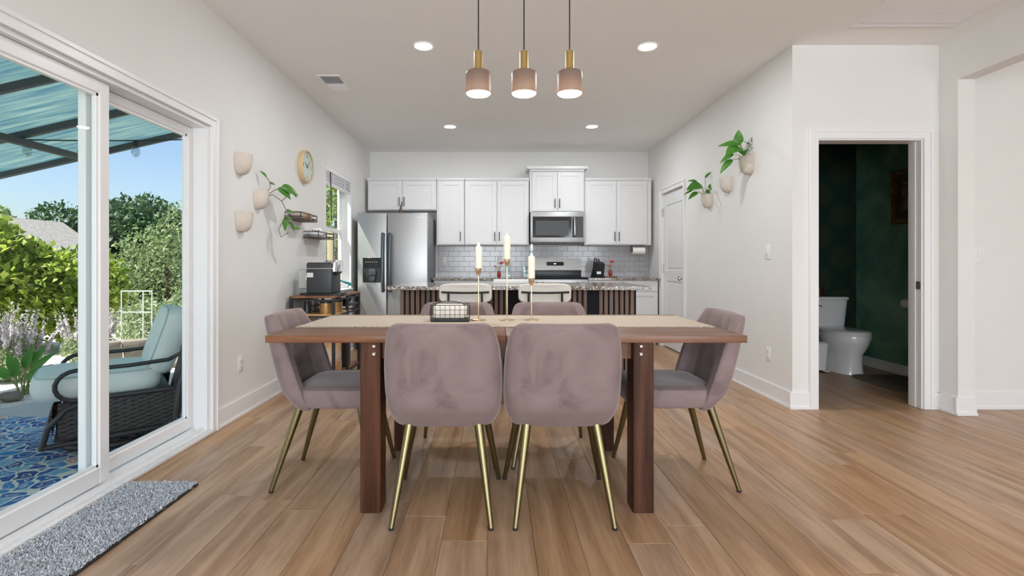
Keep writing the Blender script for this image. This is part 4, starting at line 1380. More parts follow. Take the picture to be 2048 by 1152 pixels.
G1 = 'ceramic wall planters on the left wall'
wall_pocket('empty cream ceramic wall planter, uppermost on the clock wall', XL, 1, 3.70, 1.815, 0.98, G1)
wall_pocket('cream ceramic wall planter holding the trailing vine on the clock wall', XL, 1, 3.98, 1.593, 0.92, G1)
wall_pocket('empty cream ceramic wall planter, lowest on the clock wall', XL, 1, 3.715, 1.400, 0.95, G1)
G2 = 'ceramic wall planters on the right wall'
wall_pocket('cream ceramic wall planter with a leafy plant, next to the pantry door', XR, -1, 5.38, 1.757, 0.93, G2)
wall_pocket('empty cream ceramic wall planter between the two planted ones', XR, -1, 4.93, 1.858, 0.95, G2)
wall_pocket('cream ceramic wall planter with a leafy plant, highest on its wall', XR, -1, 4.52, 1.967, 1.05, G2)

# trailing vine on the left wall
vn = T('trailing_vine', 'trailing green houseplant vine hanging from the cream wall planter', 'houseplant', (XL + 0.06, 3.98, 1.655))
def vstem(pts, r=0.0028): return P('stem', MB().tube(pts, r, 6), 'stem_brown', vn)
vstem([(0, 0, -0.03), (0.01, 0.03, 0.02), (0.02, 0.05, 0.05), (0.015, 0.045, 0.09), (0.0, 0.02, 0.125)])
vstem([(0, 0.01, -0.03), (0.03, 0.07, -0.01), (0.07, 0.14, -0.05), (0.09, 0.18, -0.12), (0.08, 0.16, -0.20), (0.05, 0.13, -0.28), (0.06, 0.15, -0.34), (0.10, 0.20, -0.30)])
vstem([(0, 0.01, -0.03), (0.04, 0.08, 0.03), (0.08, 0.14, 0.055)])
vstem([(0.07, 0.14, -0.05), (0.10, 0.19, 0.0), (0.12, 0.22, 0.03)])
vstem([(0.08, 0.16, -0.20), (0.12, 0.22, -0.22), (0.14, 0.24, -0.27)], 0.002)
for (b, d, L, W) in (((0.0, 0.02, 0.122), (-0.2, -0.5, 0.5), 0.07, 0.032), ((0.02, 0.045, 0.075), (0.3, 0.6, 0.1), 0.06, 0.03),
                     ((0.08, 0.14, 0.055), (0.55, 0.75, -0.12), 0.17, 0.10), ((0.06, 0.11, 0.045), (0.5, 0.2, -0.35), 0.12, 0.09), ((0.12, 0.22, 0.03), (0.3, 0.6, -0.3), 0.08, 0.06),
                     ((0.09, 0.18, -0.12), (0.6, 0.5, -0.1), 0.075, 0.032), ((0.085, 0.17, -0.17), (0.6, 0.6, -0.3), 0.08, 0.035),
                     ((0.08, 0.16, -0.20), (0.2, -0.1, -0.7), 0.09, 0.045), ((0.10, 0.20, -0.22), (0.5, 0.4, -0.6), 0.09, 0.05), ((0.14, 0.24, -0.27), (0.4, 0.5, 0.2), 0.06, 0.03)):
    put_leaf(vn, b, d, (0.6, -0.5, 0.6), L, W)

def pothos(label, x, y, z, leaves):
    t = T('potted_plant', label, 'houseplant', (x, y, z))
    for (p, d, L, W) in leaves:
        mid = (p[0]*0.4, p[1]*0.4, p[2]*0.65 + 0.01)
        P('stem', MB().tube([(0, 0, -0.05), mid, p], 0.0026, 6), 'stem_green', t)
        put_leaf(t, p, d, (-0.5, -0.7, 0.5), L, W)
    return t
pothos('small green plant with hanging leaves in the planter by the pantry door', XR - 0.05, 5.38, 1.815, [
    ((-0.10, -0.03, 0.15), (-0.9, 0.0, 0.15), 0.09, 0.035), ((0.0, -0.02, 0.19), (0.3, -0.3, 0.5), 0.08, 0.035),
    ((-0.06, -0.05, 0.10), (-0.8, -0.2, -0.1), 0.16, 0.13), ((0.03, -0.03, 0.10), (0.6, -0.2, -0.25), 0.10, 0.075),
    ((-0.10, -0.05, 0.03), (-0.8, -0.2, -0.45), 0.12, 0.06), ((-0.13, 0.0, 0.06), (-0.9, 0, -0.35), 0.10, 0.03), ((0.02, 0.0, 0.06), (0.7, 0, -0.6), 0.07, 0.05)])
pothos('large green leafy plant in the highest planter on the wall', XR - 0.06, 4.52, 2.03, [
    ((-0.06, -0.04, 0.12), (-0.15, -0.2, 1.0), 0.12, 0.08), ((0.07, -0.04, 0.13), (0.25, -0.2, 0.9), 0.12, 0.065),
    ((-0.06, -0.06, 0.08), (-0.7, -0.3, -0.2), 0.16, 0.13), ((-0.05, -0.04, 0.12), (-0.95, 0, 0.05), 0.18, 0.07),
    ((-0.11, -0.03, 0.03), (-0.7, 0, -0.35), 0.13, 0.055), ((-0.12, -0.03, -0.02), (-0.8, -0.1, -0.7), 0.15, 0.065),
    ((0.02, -0.03, 0.12), (-0.4, -0.4, 0.2), 0.10, 0.06), ((0.085, 0.0, 0.14), (0.8, 0, 0.45), 0.09, 0.025), ((-0.02, -0.05, 0.06), (-0.3, -0.6, -0.3), 0.10, 0.08)])

# ---- wall clock
ck = T('wall_clock', 'round wall clock with cream face and pale wood rim', 'clock', (XL, 4.93, 2.035))
P('case', MB().lathe([(0.150, 0.0), (0.155, 0.012), (0.155, 0.045), (0.148, 0.052), (0.142, 0.046), (0.142, 0.03)], (0, 0, 0), 48, 'x'), 'clock_rim', ck)
P('face', MB().lathe([(0.143, 0.031), (0.143, 0.036)], (0, 0, 0), 48, 'x'), 'clock_face', ck)
def on_face(a, r): return (0.0375, r*math.sin(a), r*math.cos(a))
for i, s in enumerate(('12', '3', '6', '9')):
    a = i*PI/2
    tm_ = text_mesh(s, 0.05)
    p = on_face(a, 0.098)
    tm_.transform(Matrix.Translation((p[0], p[1], p[2])) @ Matrix(((0, 0, 1, 0), (1, 0, 0, 0), (0, 1, 0, 0), (0, 0, 0, 1))))
    P('numeral', tm_, 'clock_print', ck)
m = MB()
for i in range(60):
    a = 2*PI*i/60
    L_ = 0.012 if i % 5 == 0 else 0.005
    p0, p1 = on_face(a, 0.136), on_face(a, 0.136 - L_)
    m.cyl(p0, p1, 0.0012, n=4)
P('minute_marks', m, 'clock_print', ck)
def hand(a, L_, w): return MB().tube([(0.041, -0.02*math.sin(a), -0.02*math.cos(a)), (0.041, L_*math.sin(a), L_*math.cos(a))], [w, w*0.4], 6)
P('hand', hand(R(48), 0.11, 0.003), 'charcoal_plastic', ck)
P('hand', hand(R(-62), 0.07, 0.0035), 'charcoal_plastic', ck)
P('cover_glass', MB().lathe([(0.142, 0.047), (0.142, 0.049)], (0, 0, 0), 48, 'x'), 'clear_glass', ck)

# ---- floating shelves with rails
def shelf(label, y0, y1, z):
    t = T('wall_shelf', label, 'shelf', (XL, (y0 + y1)/2, z), 0, 'small dark wall shelves')
    h = (y1 - y0)/2
    P('board', MB().box(0.001, -h, -0.012, 0.15, h, 0.0, bev=0.002), 'dark_bronze', t)
    m = MB()
    for zz in (0.012, 0.048):
        m.tube([(0.004, -h + 0.004, zz), (0.146, -h + 0.004, zz), (0.146, h - 0.004, zz), (0.004, h - 0.004, zz)], 0.004, 6)
    for (xx_, yy_) in ((0.146, -h + 0.004), (0.146, 0), (0.146, h - 0.004)):
        m.cyl((xx_, yy_, 0), (xx_, yy_, 0.048), 0.004, n=6)
    P('rail', m, 'black_metal', t)
    return t
shelf('upper dark wall shelf with rail below the clock', 4.48, 4.89, 1.507)
shelf('lower dark wall shelf with rail next to the kitchen window', 4.92, 5.40, 1.366)
bwl = T('stoneware_bowl', 'beige oval stoneware bowl on the upper wall shelf', 'bowl', (XL + 0.075, 4.62, 1.5075))
P('bowl', MB().sup([(0, 0, 0, 0.045, 0.07, 2.5), (0, 0, 0.03, 0.058, 0.095, 2.5), (0, 0, 0.062, 0.062, 0.10, 2.5), (0, 0, 0.062, 0.057, 0.094, 2.5), (0, 0, 0.01, 0.04, 0.06, 2.5)], 28), 'ceramic_beige', bwl)
tag(P('wooden_block', MB().box(-0.05, -0.04, 0, 0.05, 0.04, 0.065, bev=0.008), 'light_wood', loc=(XL + 0.08, 4.77, 1.5075)), 'tan wooden box on the upper wall shelf', 'box')
cb = T('patterned_canister', 'white ceramic canister with dark lettering on the lower wall shelf', 'canister', (XL + 0.078, 5.06, 1.3665))
P('pot', MB().lathe([(0.062, 0), (0.066, 0.01), (0.060, 0.07), (0.048, 0.088), (0.044, 0.088), (0.05, 0.06)], n=28), 'plate_white', cb)
m = MB()
for i, (a, z) in enumerate(((-60, 0.055), (-48, 0.062), (-36, 0.050), (-80, 0.058), (-70, 0.048), (-100, 0.06))):
    aa = R(a)
    m.sphere((0.0635*math.cos(aa), 0.0635*math.sin(aa), z), (0.005, 0.005, 0.007), 6, 5)
P('dark_marks', m, 'dark_bronze', cb)

# ================================================================== CONSOLE WITH COFFEE MACHINE
cy0, cy1, cx0, cx1, cz = 4.50, 5.36, -1.815, -1.415, 0.815
co = T('console_table', 'black metal framed console table with brown wood shelves on the left wall', 'console', ((cx0 + cx1)/2, (cy0 + cy1)/2, 0))
ox, oy = (cx0 + cx1)/2, (cy0 + cy1)/2
wx_, wy_ = (cx1 - cx0)/2, (cy1 - cy0)/2
P('top', MB().box(-wx_, -wy_, cz - 0.018, wx_, wy_, cz, bev=0.002), 'console_wood', co)
P('middle_shelf', MB().box(-wx_ + 0.01, -wy_ + 0.01, 0.640, wx_ - 0.01, -0.0, 0.655, bev=0.002), 'light_wood', co)
P('far_shelf', MB().box(-wx_ + 0.01, 0.0, 0.690, wx_ - 0.01, wy_ - 0.01, 0.703, bev=0.002), 'black_metal', co)
P('bottom_shelf', MB().box(-wx_ + 0.01, -wy_ + 0.01, 0.075, wx_ - 0.01, wy_ - 0.01, 0.09, bev=0.002), 'console_wood', co)
for (lx, ly) in ((-1, -1), (1, -1), (-1, 1), (1, 1), (1, 0), (-1, 0)):
    a, b = lx*(wx_ - 0.0125), ly*(wy_ - 0.0125)
    P('leg', MB().box(a - 0.0125, b - 0.0125, 0, a + 0.0125, b + 0.0125, cz - 0.0185), 'black_metal', co, smooth=False)
for zz in (cz - 0.045, 0.625, 0.06):
    for s in (-1, 1):
        P('rail', MB().box(s*(wx_ - 0.0125) - 0.01, -wy_ + 0.025, zz, s*(wx_ - 0.0125) + 0.01, wy_ - 0.025, zz + 0.015), 'black_metal', co, smooth=False)
        P('rail', MB().box(-wx_ + 0.025, s*(wy_ - 0.0125) - 0.01, zz, wx_ - 0.025, s*(wy_ - 0.0125) + 0.01, zz + 0.015), 'black_metal', co, smooth=False)

cm = T('coffee_machine', 'black pod coffee machine with silver head and clear water tank', 'coffee machine', (-1.575, 4.72, cz))
P('body', MB().box(-0.125, -0.13, 0.012, 0.11, 0.14, 0.298, bev=0.018, seg=3), 'charcoal_plastic', cm)
P('base', MB().box(-0.13, -0.135, 0.0, 0.155, 0.145, 0.014, bev=0.004), 'black_plastic', cm)
P('seam', MB().box(-0.1255, -0.1305, 0.240, 0.1105, 0.1405, 0.246), 'nickel', cm, smooth=False)
P('brew_head', MB().sup([(0.085, 0.0, 0.215, 0.060, 0.105, 5), (0.085, 0, 0.30, 0.062, 0.108, 5), (0.085, 0, 0.318, 0.052, 0.095, 4)], 32), 'chrome', cm, 'silver brew head')
P('spout', MB().sup([(0.085, 0.0, 0.182, 0.042, 0.08, 4), (0.085, 0, 0.215, 0.058, 0.103, 5)], 28), 'black_plastic', cm)
P('drip_tray', MB().sup([(0.13, 0.0, 0.001, 0.065, 0.09, 4), (0.13, 0, 0.022, 0.062, 0.087, 4)], 28), 'black_plastic', cm)
P('water_tank', MB().box(-0.215, -0.085, 0.06, -0.131, 0.10, 0.238, bev=0.012), 'bottle_glass', cm, 'clear water tank')
P('water', MB().box(-0.208, -0.078, 0.066, -0.138, 0.093, 0.226), 'water_tank', cm, smooth=False)
P('tank_base', MB().box(-0.212, -0.08, 0.0, -0.131, 0.095, 0.059, bev=0.006), 'bottle_glass', cm)
P('tank_foot', MB().box(-0.2, -0.07, 0.001, -0.135, 0.085, 0.02), 'black_plastic', cm, smooth=False)
st_ = P('sticker', MB().box(-0.115, -0.1315, 0.165, -0.06, -0.130, 0.205), 'plate_white', cm, 'white sticker', False)
P('sticker_print', MB().box(-0.108, -0.1320, 0.187, -0.070, -0.1316, 0.190).box(-0.108, -0.1320, 0.178, -0.078, -0.1316, 0.180), 'nickel', st_, smooth=False)
for i, (yy, nm) in enumerate(((4.60, 'gold tin canister with dark lid nearest the coffee machine front, on the console shelf'), (4.74, 'gold tin canister with dark lid further along the console shelf'))):
    t = T('tin_canister', nm, 'canister', (-1.52 + 0.045*i, yy, 0.6555), 0, 'gold tins on the console shelf')
    P('tin', MB().lathe([(0.056, 0), (0.057, 0.003), (0.057, 0.10), (0.05, 0.102)], n=28), 'gold_tin', t)
    P('lid', MB().lathe([(0.0585, 0.094), (0.0585, 0.108), (0.02, 0.112)], n=28), 'black_plastic', t)
t = T('coffee_grinder', 'slim black coffee grinder on the console shelf beside the wall', 'grinder', (-1.70, 4.62, 0.6555))
P('body', MB().lathe([(0.035, 0), (0.03, 0.05), (0.024, 0.09), (0.03, 0.12), (0.03, 0.128)], n=20), 'black_plastic', t)
t = T('cup_rack', 'small chrome wire cup rack on the console shelf', 'rack', (-1.66, 4.80, 0.6555))
m = MB()
for i in range(5):
    m.tube([(-0.05, -0.05, 0.006 + 0.022*i), (0.05, -0.05, 0.006 + 0.022*i), (0.05, 0.05, 0.006 + 0.022*i), (-0.05, 0.05, 0.006 + 0.022*i)], 0.003, 6, closed=True)
P('wires', m, 'chrome', t)
m = MB()
for (a, b) in ((-0.05, -0.05), (0.05, -0.05), (0.05, 0.05), (-0.05, 0.05)):
    m.cyl((a, b, 0), (a, b, 0.105), 0.004, n=6)
P('uprights', m, 'black_metal', t)
t = T('black_scoop', 'dark pointed scoop lying on the far console shelf', 'scoop', (-1.54, 5.16, 0.7035))
P('bowl', MB().sup([(0.0, 0, 0.0, 0.06, 0.06, 2), (0, 0, 0.03, 0.085, 0.08, 2), (0, 0, 0.055, 0.09, 0.085, 2), (0, 0, 0.055, 0.082, 0.077, 2), (0, 0, 0.01, 0.05, 0.05, 2)], 24), 'black_plastic', t)
P('spout', MB().prism([(0.05, 0.02), (-0.02, 0.06), (-0.15, 0.09), (-0.02, 0.035)], -0.03, 0.03, 'y').move(Matrix.Rotation(R(35), 4, 'Z')), 'black_plastic', t, smooth=False)
t = T('teal_plant_mister', 'teal and white spray tool standing at the far end of the console', 'sprayer', (-1.50, 5.27, cz))
P('bottle', MB().lathe([(0.025, 0), (0.03, 0.01), (0.028, 0.04), (0.012, 0.06), (0.012, 0.075)], n=16), 'bottle_glass', t)
P('trigger_head', MB().tube([(0.02, 0, 0.072), (0.0, -0.01, 0.085), (-0.06, -0.03, 0.105), (-0.09, -0.04, 0.118)], [0.014, 0.014, 0.008, 0.01], 8).tube([(0.005, 0, 0.08), (-0.02, -0.01, 0.05)], 0.005, 6), 'teal_plastic', t)
t = T('coffee_pod_lid', 'small glass dish with a dark lid beside the coffee machine', 'dish', (-1.475, 4.98, cz))
P('dish', MB().lathe([(0.03, 0), (0.035, 0.008), (0.04, 0.03), (0.037, 0.03), (0.03, 0.01)], n=20), 'bottle_glass', t)
P('lid', MB().box(0.0, -0.085, 0.001, 0.035, -0.03, 0.012, bev=0.004), 'black_plastic', t)
# bottom shelf
t = T('snack_bag', 'shiny white snack bag with golden print on the lowest console shelf', 'bag', (-1.535, 4.72, 0.0905))
P('bag', MB().sup([(0, 0, 0, 0.10, 0.05, 3), (0, 0, 0.06, 0.115, 0.075, 2.6), (0, 0, 0.20, 0.11, 0.065, 2.6), (0, 0, 0.27, 0.112, 0.03, 4), (0, 0, 0.31, 0.115, 0.006, 6)], 28), 'bag_print', t)
t = T('waste_bin', 'black cylindrical bin on the lowest console shelf', 'bin', (-1.53, 5.08, 0.0905))
P('bin', MB().lathe([(0.075, 0), (0.085, 0.01), (0.09, 0.30), (0.084, 0.30), (0.075, 0.02)], n=32), 'charcoal_plastic', t)
t = T('storage_crate', 'dark storage crate standing on the lowest console shelf', 'crate', (-1.72, 4.95, 0.0905))
P('crate', MB().box(-0.06, -0.10, 0, 0.06, 0.10, 0.22, bev=0.006).box(-0.052, -0.092, 0.2, 0.052, 0.092, 0.221), 'black_plastic', t)

# ================================================================== DOOR MAT
def shag():
    m, nt, b, out = nodes_of('shag_pile')
    N, L = nt.nodes, nt.links
    setp(b, Roughness=0.95)
    ge = N.new('ShaderNodeNewGeometry')
    rp = N.new('ShaderNodeValToRGB')
    rp.color_ramp.elements[0].color = c4(srgb(158, 164, 172)); rp.color_ramp.elements[1].color = c4(srgb(232, 235, 240))
    L.new(ge.outputs['Random Per Island'], rp.inputs[0]); L.new(rp.outputs[0], b.inputs['Base Color'])
shag()
mat('mat_backing', srgb(46, 44, 42), 0.9)
dm = T('door_mat', 'grey shaggy door mat lying along the sliding glass door', 'mat', (-1.64, 1.87, 0))
mw2, ml2 = 0.165, 0.66
P('backing', MB().box(-mw2 - 0.004, -ml2 - 0.004, 0.0005, mw2 + 0.006, ml2 + 0.004, 0.012, bev=0.003), 'mat_backing', dm)
rg2 = np.random.default_rng(4)
n = 34000
px = rg2.uniform(-mw2, mw2, n); py = rg2.uniform(-ml2, ml2, n)
h = rg2.uniform(0.004, 0.013, n); ax = rg2.normal(0, 0.008, n); ay = rg2.normal(0, 0.008, n); an = rg2.uniform(0, PI, n); w = rg2.uniform(0.0012, 0.0026, n)
V = np.zeros((n, 4, 3)); cx_, sx_ = np.cos(an)*w, np.sin(an)*w
V[:, 0] = np.stack([px - cx_, py - sx_, np.full(n, 0.010)], 1); V[:, 1] = np.stack([px + cx_, py + sx_, np.full(n, 0.010)], 1)
V[:, 2] = np.stack([px + ax + cx_*0.7, py + ay + sx_*0.7, 0.012 + h], 1); V[:, 3] = np.stack([px + ax - cx_*0.7, py + ay - sx_*0.7, 0.012 + h], 1)
def quads_mesh(name, V):
    me = bpy.data.meshes.new(name)
    n = len(V)
    me.vertices.add(n*4); me.loops.add(n*4); me.polygons.add(n)
    me.vertices.foreach_set('co', V.reshape(-1).astype(np.float32))
    me.loops.foreach_set('vertex_index', np.arange(n*4, dtype=np.int32))
    me.polygons.foreach_set('loop_start', np.arange(0, n*4, 4, dtype=np.int32))
    me.polygons.foreach_set('loop_total', np.full(n, 4, dtype=np.int32))
    me.update(calc_edges=True)
    return me
o = P('pile', quads_mesh('pile', V), 'shag_pile', dm); o['kind'] = 'stuff'

# ================================================================== POWDER ROOM
to = T('toilet', 'white two-piece toilet with closed lid in the powder room', 'toilet', (3.575, YD - 0.02, 0))
P('tank', MB().sup([(0, -0.10, 0.37, 0.175, 0.085, 6), (0, -0.10, 0.40, 0.195, 0.095, 6), (0, -0.10, 0.70, 0.225, 0.105, 6), (0, -0.10, 0.71, 0.225, 0.105, 6)], 40), 'porcelain', to)
P('tank_lid', MB().sup([(0, -0.10, 0.711, 0.230, 0.110, 6), (0, -0.10, 0.718, 0.238, 0.117, 6), (0, -0.10, 0.740, 0.238, 0.117, 6), (0, -0.10, 0.748, 0.228, 0.108, 6)], 40), 'porcelain', to)
P('flush_lever', MB().cyl((-0.165, -0.205, 0.665), (-0.165, -0.225, 0.665), 0.012).tube([(-0.165, -0.225, 0.665), (-0.12, -0.232, 0.658), (-0.095, -0.232, 0.652)], [0.007, 0.006, 0.008], 8), 'chrome', to, 'chrome flush lever')
P('bowl', MB().sup([(0, -0.40, 0.0, 0.125, 0.245, 3), (0, -0.40, 0.015, 0.122, 0.242, 3), (0, -0.42, 0.10, 0.105, 0.225, 2.8), (0, -0.43, 0.20, 0.110, 0.225, 2.5), (0, -0.44, 0.26, 0.145, 0.255, 2.3), (0, -0.44, 0.33, 0.178, 0.285, 2.2), (0, -0.44, 0.375, 0.190, 0.295, 2.2), (0, -0.44, 0.392, 0.185, 0.290, 2.2)], 44), 'porcelain', to)
P('trapway', MB().box(-0.11, -0.36, 0.0, 0.11, -0.03, 0.372, bev=0.05, seg=3), 'porcelain', to)
P('seat', MB().sup([(0, -0.455, 0.393, 0.186, 0.275, 2.2), (0, -0.455, 0.408, 0.190, 0.280, 2.2), (0, -0.455, 0.412, 0.184, 0.274, 2.2)], 44), 'porcelain', to)
P('lid', MB().sup([(0, -0.45, 0.413, 0.184, 0.278, 2.2), (0, -0.45, 0.424, 0.188, 0.282, 2.2), (0, -0.45, 0.436, 0.170, 0.264, 2.2), (0, -0.45, 0.440, 0.10, 0.18, 2.2)], 44), 'porcelain', to)
jr2 = T('candle_jar', 'dark amber candle jar on the toilet tank', 'jar', (3.53, YD - 0.12, 0.7485))
P('jar', MB().lathe([(0.045, 0), (0.05, 0.005), (0.05, 0.10), (0.044, 0.10), (0.044, 0.06)], n=24), 'amber_jar', jr2)
tb2 = T('tissue_stack', 'cream ribbed reed diffuser bottle on the toilet tank', 'bottle', (3.435, YD - 0.13, 0.7485))
m = MB()
prof = []
for i in range(6):
    prof += [(0.022, i*0.016), (0.028, i*0.016 + 0.006), (0.022, i*0.016 + 0.012)]
P('bottle', m.lathe(prof + [(0.012, 0.10)], n=20), 'candle_wax', tb2)
tb2.name = 'ribbed_bottle'
wbn = T('pedal_bin', 'small white pedal bin beside the toilet', 'bin', (3.30, 5.29, 0))
P('body', MB().sup([(0, 0, 0.02, 0.085, 0.085, 3.5), (0, 0, 0.27, 0.10, 0.10, 3.5)], 32), 'porcelain', wbn)
P('lid', MB().sup([(0, 0, 0.271, 0.104, 0.104, 3.5), (0, 0, 0.285, 0.104, 0.104, 3.5), (0, 0, 0.305, 0.08, 0.08, 3.5)], 32), 'porcelain', wbn)
P('foot_ring', MB().sup([(0, 0, 0, 0.088, 0.088, 3.5), (0, 0, 0.02, 0.088, 0.088, 3.5)], 32), 'black_plastic', wbn)
P('pedal', MB().box(0.02, -0.135, 0.012, 0.07, -0.08, 0.024, bev=0.004), 'porcelain', wbn)
pf = T('framed_picture', 'ornate gold framed picture on the green powder room wall', 'picture', (XG, 4.97, 1.765))
m = MB()
for (a, b, c, d) in ((-0.21, -0.27, -0.155, 0.27), (0.155, -0.27, 0.21, 0.27), (-0.155, -0.27, 0.155, -0.215), (-0.155, 0.215, 0.155, 0.27)):
    m.box(-0.03, a, b, -0.001, c, d, bev=0.010, seg=2)
fo_ = P('frame', m, 'gold_frame', pf)
m = MB()
for i in range(34):
    t_ = i/33
    for s in (-1, 1):
        m.sphere((-0.03, s*0.2, -0.26 + 0.52*t_), 0.008, 6, 5)
for i in range(27):
    t_ = i/26
    for s in (-1, 1):
        m.sphere((-0.03, -0.2 + 0.4*t_, s*0.262), 0.008, 6, 5)
P('beading', m, 'gold_frame', fo_)
P('mount', MB().box(-0.014, -0.156, -0.216, -0.002, 0.156, 0.216), 'picture_mount', pf, smooth=False)
m = MB()
for (a, b, c, d) in ((-0.09, -0.14, -0.075, 0.14), (0.075, -0.14, 0.09, 0.14), (-0.075, -0.14, 0.075, -0.125), (-0.075, 0.125, 0.075, 0.14)):
    m.box(-0.020, a, b, -0.013, c, d)
P('inner_frame', m, 'gold_frame', pf, smooth=False)
P('print', MB().box(-0.016, -0.075, -0.125, -0.013, 0.075, 0.125), 'picture_print', pf, smooth=False)
tp = T('toilet_roll_holder', 'toilet paper roll on a dark holder on the green wall', 'toilet roll', (XG, 4.93, 0.72))
P('holder', MB().box(-0.006, -0.02, 0.0, 0.0, 0.02, 0.04, bev=0.002).tube([(-0.004, 0, 0.022), (-0.07, 0.0, 0.022), (-0.07, -0.01, 0.0), (-0.07, -0.085, 0.0)], 0.006, 8), 'black_metal', tp)
P('roll', MB().lathe([(0.018, -0.085), (0.045, -0.085), (0.045, 0.02), (0.018, 0.02)], (-0.07, 0, 0), 28, 'y', caps=False), 'paper', tp)
mat('bath_mat_pile', srgb(98, 88, 76), 0.95, var=0.25, scale=18, bump=0.8, bscale=160)
bm_ = P('bath_mat', MB().sup([(0, 0, 0.0005, 0.26, 0.34, 7), (0, 0, 0.012, 0.262, 0.342, 7), (0, 0, 0.02, 0.245, 0.325, 7)], 48), 'bath_mat_pile', loc=(3.70, 4.68, 0))
bm_.rotation_euler = (0, 0, R(-4))
tag(bm_, 'brown fluffy bath mat on the floor in front of the toilet', 'mat')
# ================================================================== PATIO AND GARDEN
GZ = -0.20
mat('concrete', srgb(176, 176, 174), 0.85, var=0.06, scale=4, bump=0.1, bscale=60)
mat('gravel', srgb(206, 200, 190), 0.95, var=0.25, scale=30, bump=0.6, bscale=60)
mat('lawn', srgb(92, 112, 58), 0.95, var=0.3, scale=3)
mat('rock', srgb(120, 112, 102), 0.9, var=0.3, scale=7, bump=0.7, bscale=14)
mat('cushion_cloth', srgb(216, 222, 219), 0.9, var=0.04, scale=6, bump=0.12, bscale=250)
mat('cushion_piping', srgb(176, 190, 190), 0.9)
mat('resin_frame', srgb(44, 44, 46), 0.45)
mat('wicker', srgb(50, 47, 46), 0.55, var=0.25, scale=40)
mat('pergola_metal', srgb(60, 66, 68), 0.5)
mat('terracotta', srgb(196, 92, 54), 0.8, var=0.15, scale=9)
mat('shingle', srgb(150, 146, 142), 0.9, var=0.2, scale=12)
mat('siding', srgb(206, 202, 196), 0.8)
mat('bark', srgb(92, 76, 60), 0.9, var=0.3, scale=10, stretch=(1, 1, 0.2))
mat('post_wood', srgb(158, 146, 116), 0.8, var=0.1, scale=6)
mat('white_wire', srgb(220, 222, 220), 0.5)
thin_glass('bulb_glass', (0.72, 0.76, 0.78), refl=2.5)
leaf_mat('leaf_bright', [srgb(78, 104, 34), srgb(126, 152, 52), srgb(176, 190, 92), srgb(150, 168, 70)], 0.45)
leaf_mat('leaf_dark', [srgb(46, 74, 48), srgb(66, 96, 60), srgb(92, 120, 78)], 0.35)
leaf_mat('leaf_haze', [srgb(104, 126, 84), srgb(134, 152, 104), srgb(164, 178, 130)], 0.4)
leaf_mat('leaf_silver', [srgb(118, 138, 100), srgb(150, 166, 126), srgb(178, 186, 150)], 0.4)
leaf_mat('flower_white', [srgb(206, 196, 200), srgb(226, 218, 220), srgb(190, 180, 196)], 0.4)
leaf_mat('leaf_broad', [srgb(54, 110, 40), srgb(86, 140, 56)], 0.35, 0.4)

def rug_material():
    m, nt, b, out = nodes_of('patio_rug_print')
    N, L = nt.nodes, nt.links
    setp(b, Roughness=0.9)
    tc = N.new('ShaderNodeTexCoord')
    nz = N.new('ShaderNodeTexNoise'); nz.inputs['Scale'].default_value = 5; nz.inputs['Detail'].default_value = 2
    L.new(tc.outputs['Object'], nz.inputs['Vector'])
    ad = N.new('ShaderNodeVectorMath'); ad.operation = 'MULTIPLY_ADD'; ad.inputs[1].default_value = (0.12, 0.12, 0)
    L.new(nz.outputs['Color'], ad.inputs[0]); L.new(tc.outputs['Object'], ad.inputs[2])
    vo = N.new('ShaderNodeTexVoronoi'); vo.feature = 'DISTANCE_TO_EDGE'; vo.inputs['Scale'].default_value = 10
    vc = N.new('ShaderNodeTexVoronoi'); vc.inputs['Scale'].default_value = 10
    L.new(ad.outputs[0], vo.inputs['Vector']); L.new(ad.outputs[0], vc.inputs['Vector'])
    se = N.new('ShaderNodeSeparateColor'); L.new(vc.outputs['Color'], se.inputs[0])
    rp = N.new('ShaderNodeValToRGB'); rp.color_ramp.interpolation = 'CONSTANT'
    cs = [(0.0, srgb(28, 82, 150)), (0.30, srgb(60, 130, 180)), (0.5, srgb(34, 96, 160)), (0.68, srgb(110, 160, 190)), (0.85, srgb(206, 150, 140)), (0.92, srgb(30, 70, 130))]
    rp.color_ramp.elements[0].color = c4(cs[0][1]); rp.color_ramp.elements[0].position = 0
    rp.color_ramp.elements[1].color = c4(cs[-1][1]); rp.color_ramp.elements[1].position = cs[-1][0]
    for p, c in cs[1:-1]:
        e = rp.color_ramp.elements.new(p); e.color = c4(c)
    L.new(se.outputs[0], rp.inputs[0])
    # outlines and inner petals
    r2 = N.new('ShaderNodeValToRGB'); r2.color_ramp.interpolation = 'CONSTANT'
    r2.color_ramp.elements[0].color = (1, 1, 1, 1)
    r2.color_ramp.elements[1].position = 0.055; r2.color_ramp.elements[1].color = (0, 0, 0, 1)
    e = r2.color_ramp.elements.new(0.24); e.color = (0.8, 0.8, 0.8, 1)
    e = r2.color_ramp.elements.new(0.29); e.color = (0, 0, 0, 1)
    L.new(vo.outputs['Distance'], r2.inputs[0])
    mx = N.new('ShaderNodeMix'); mx.data_type = 'RGBA'
    L.new(r2.outputs[0], mx.inputs['Factor']); L.new(rp.outputs[0], mx.inputs['A']); mx.inputs['B'].default_value = c4(srgb(206, 206, 196))
    L.new(mx.outputs['Result'], b.inputs['Base Color'])
rug_material()

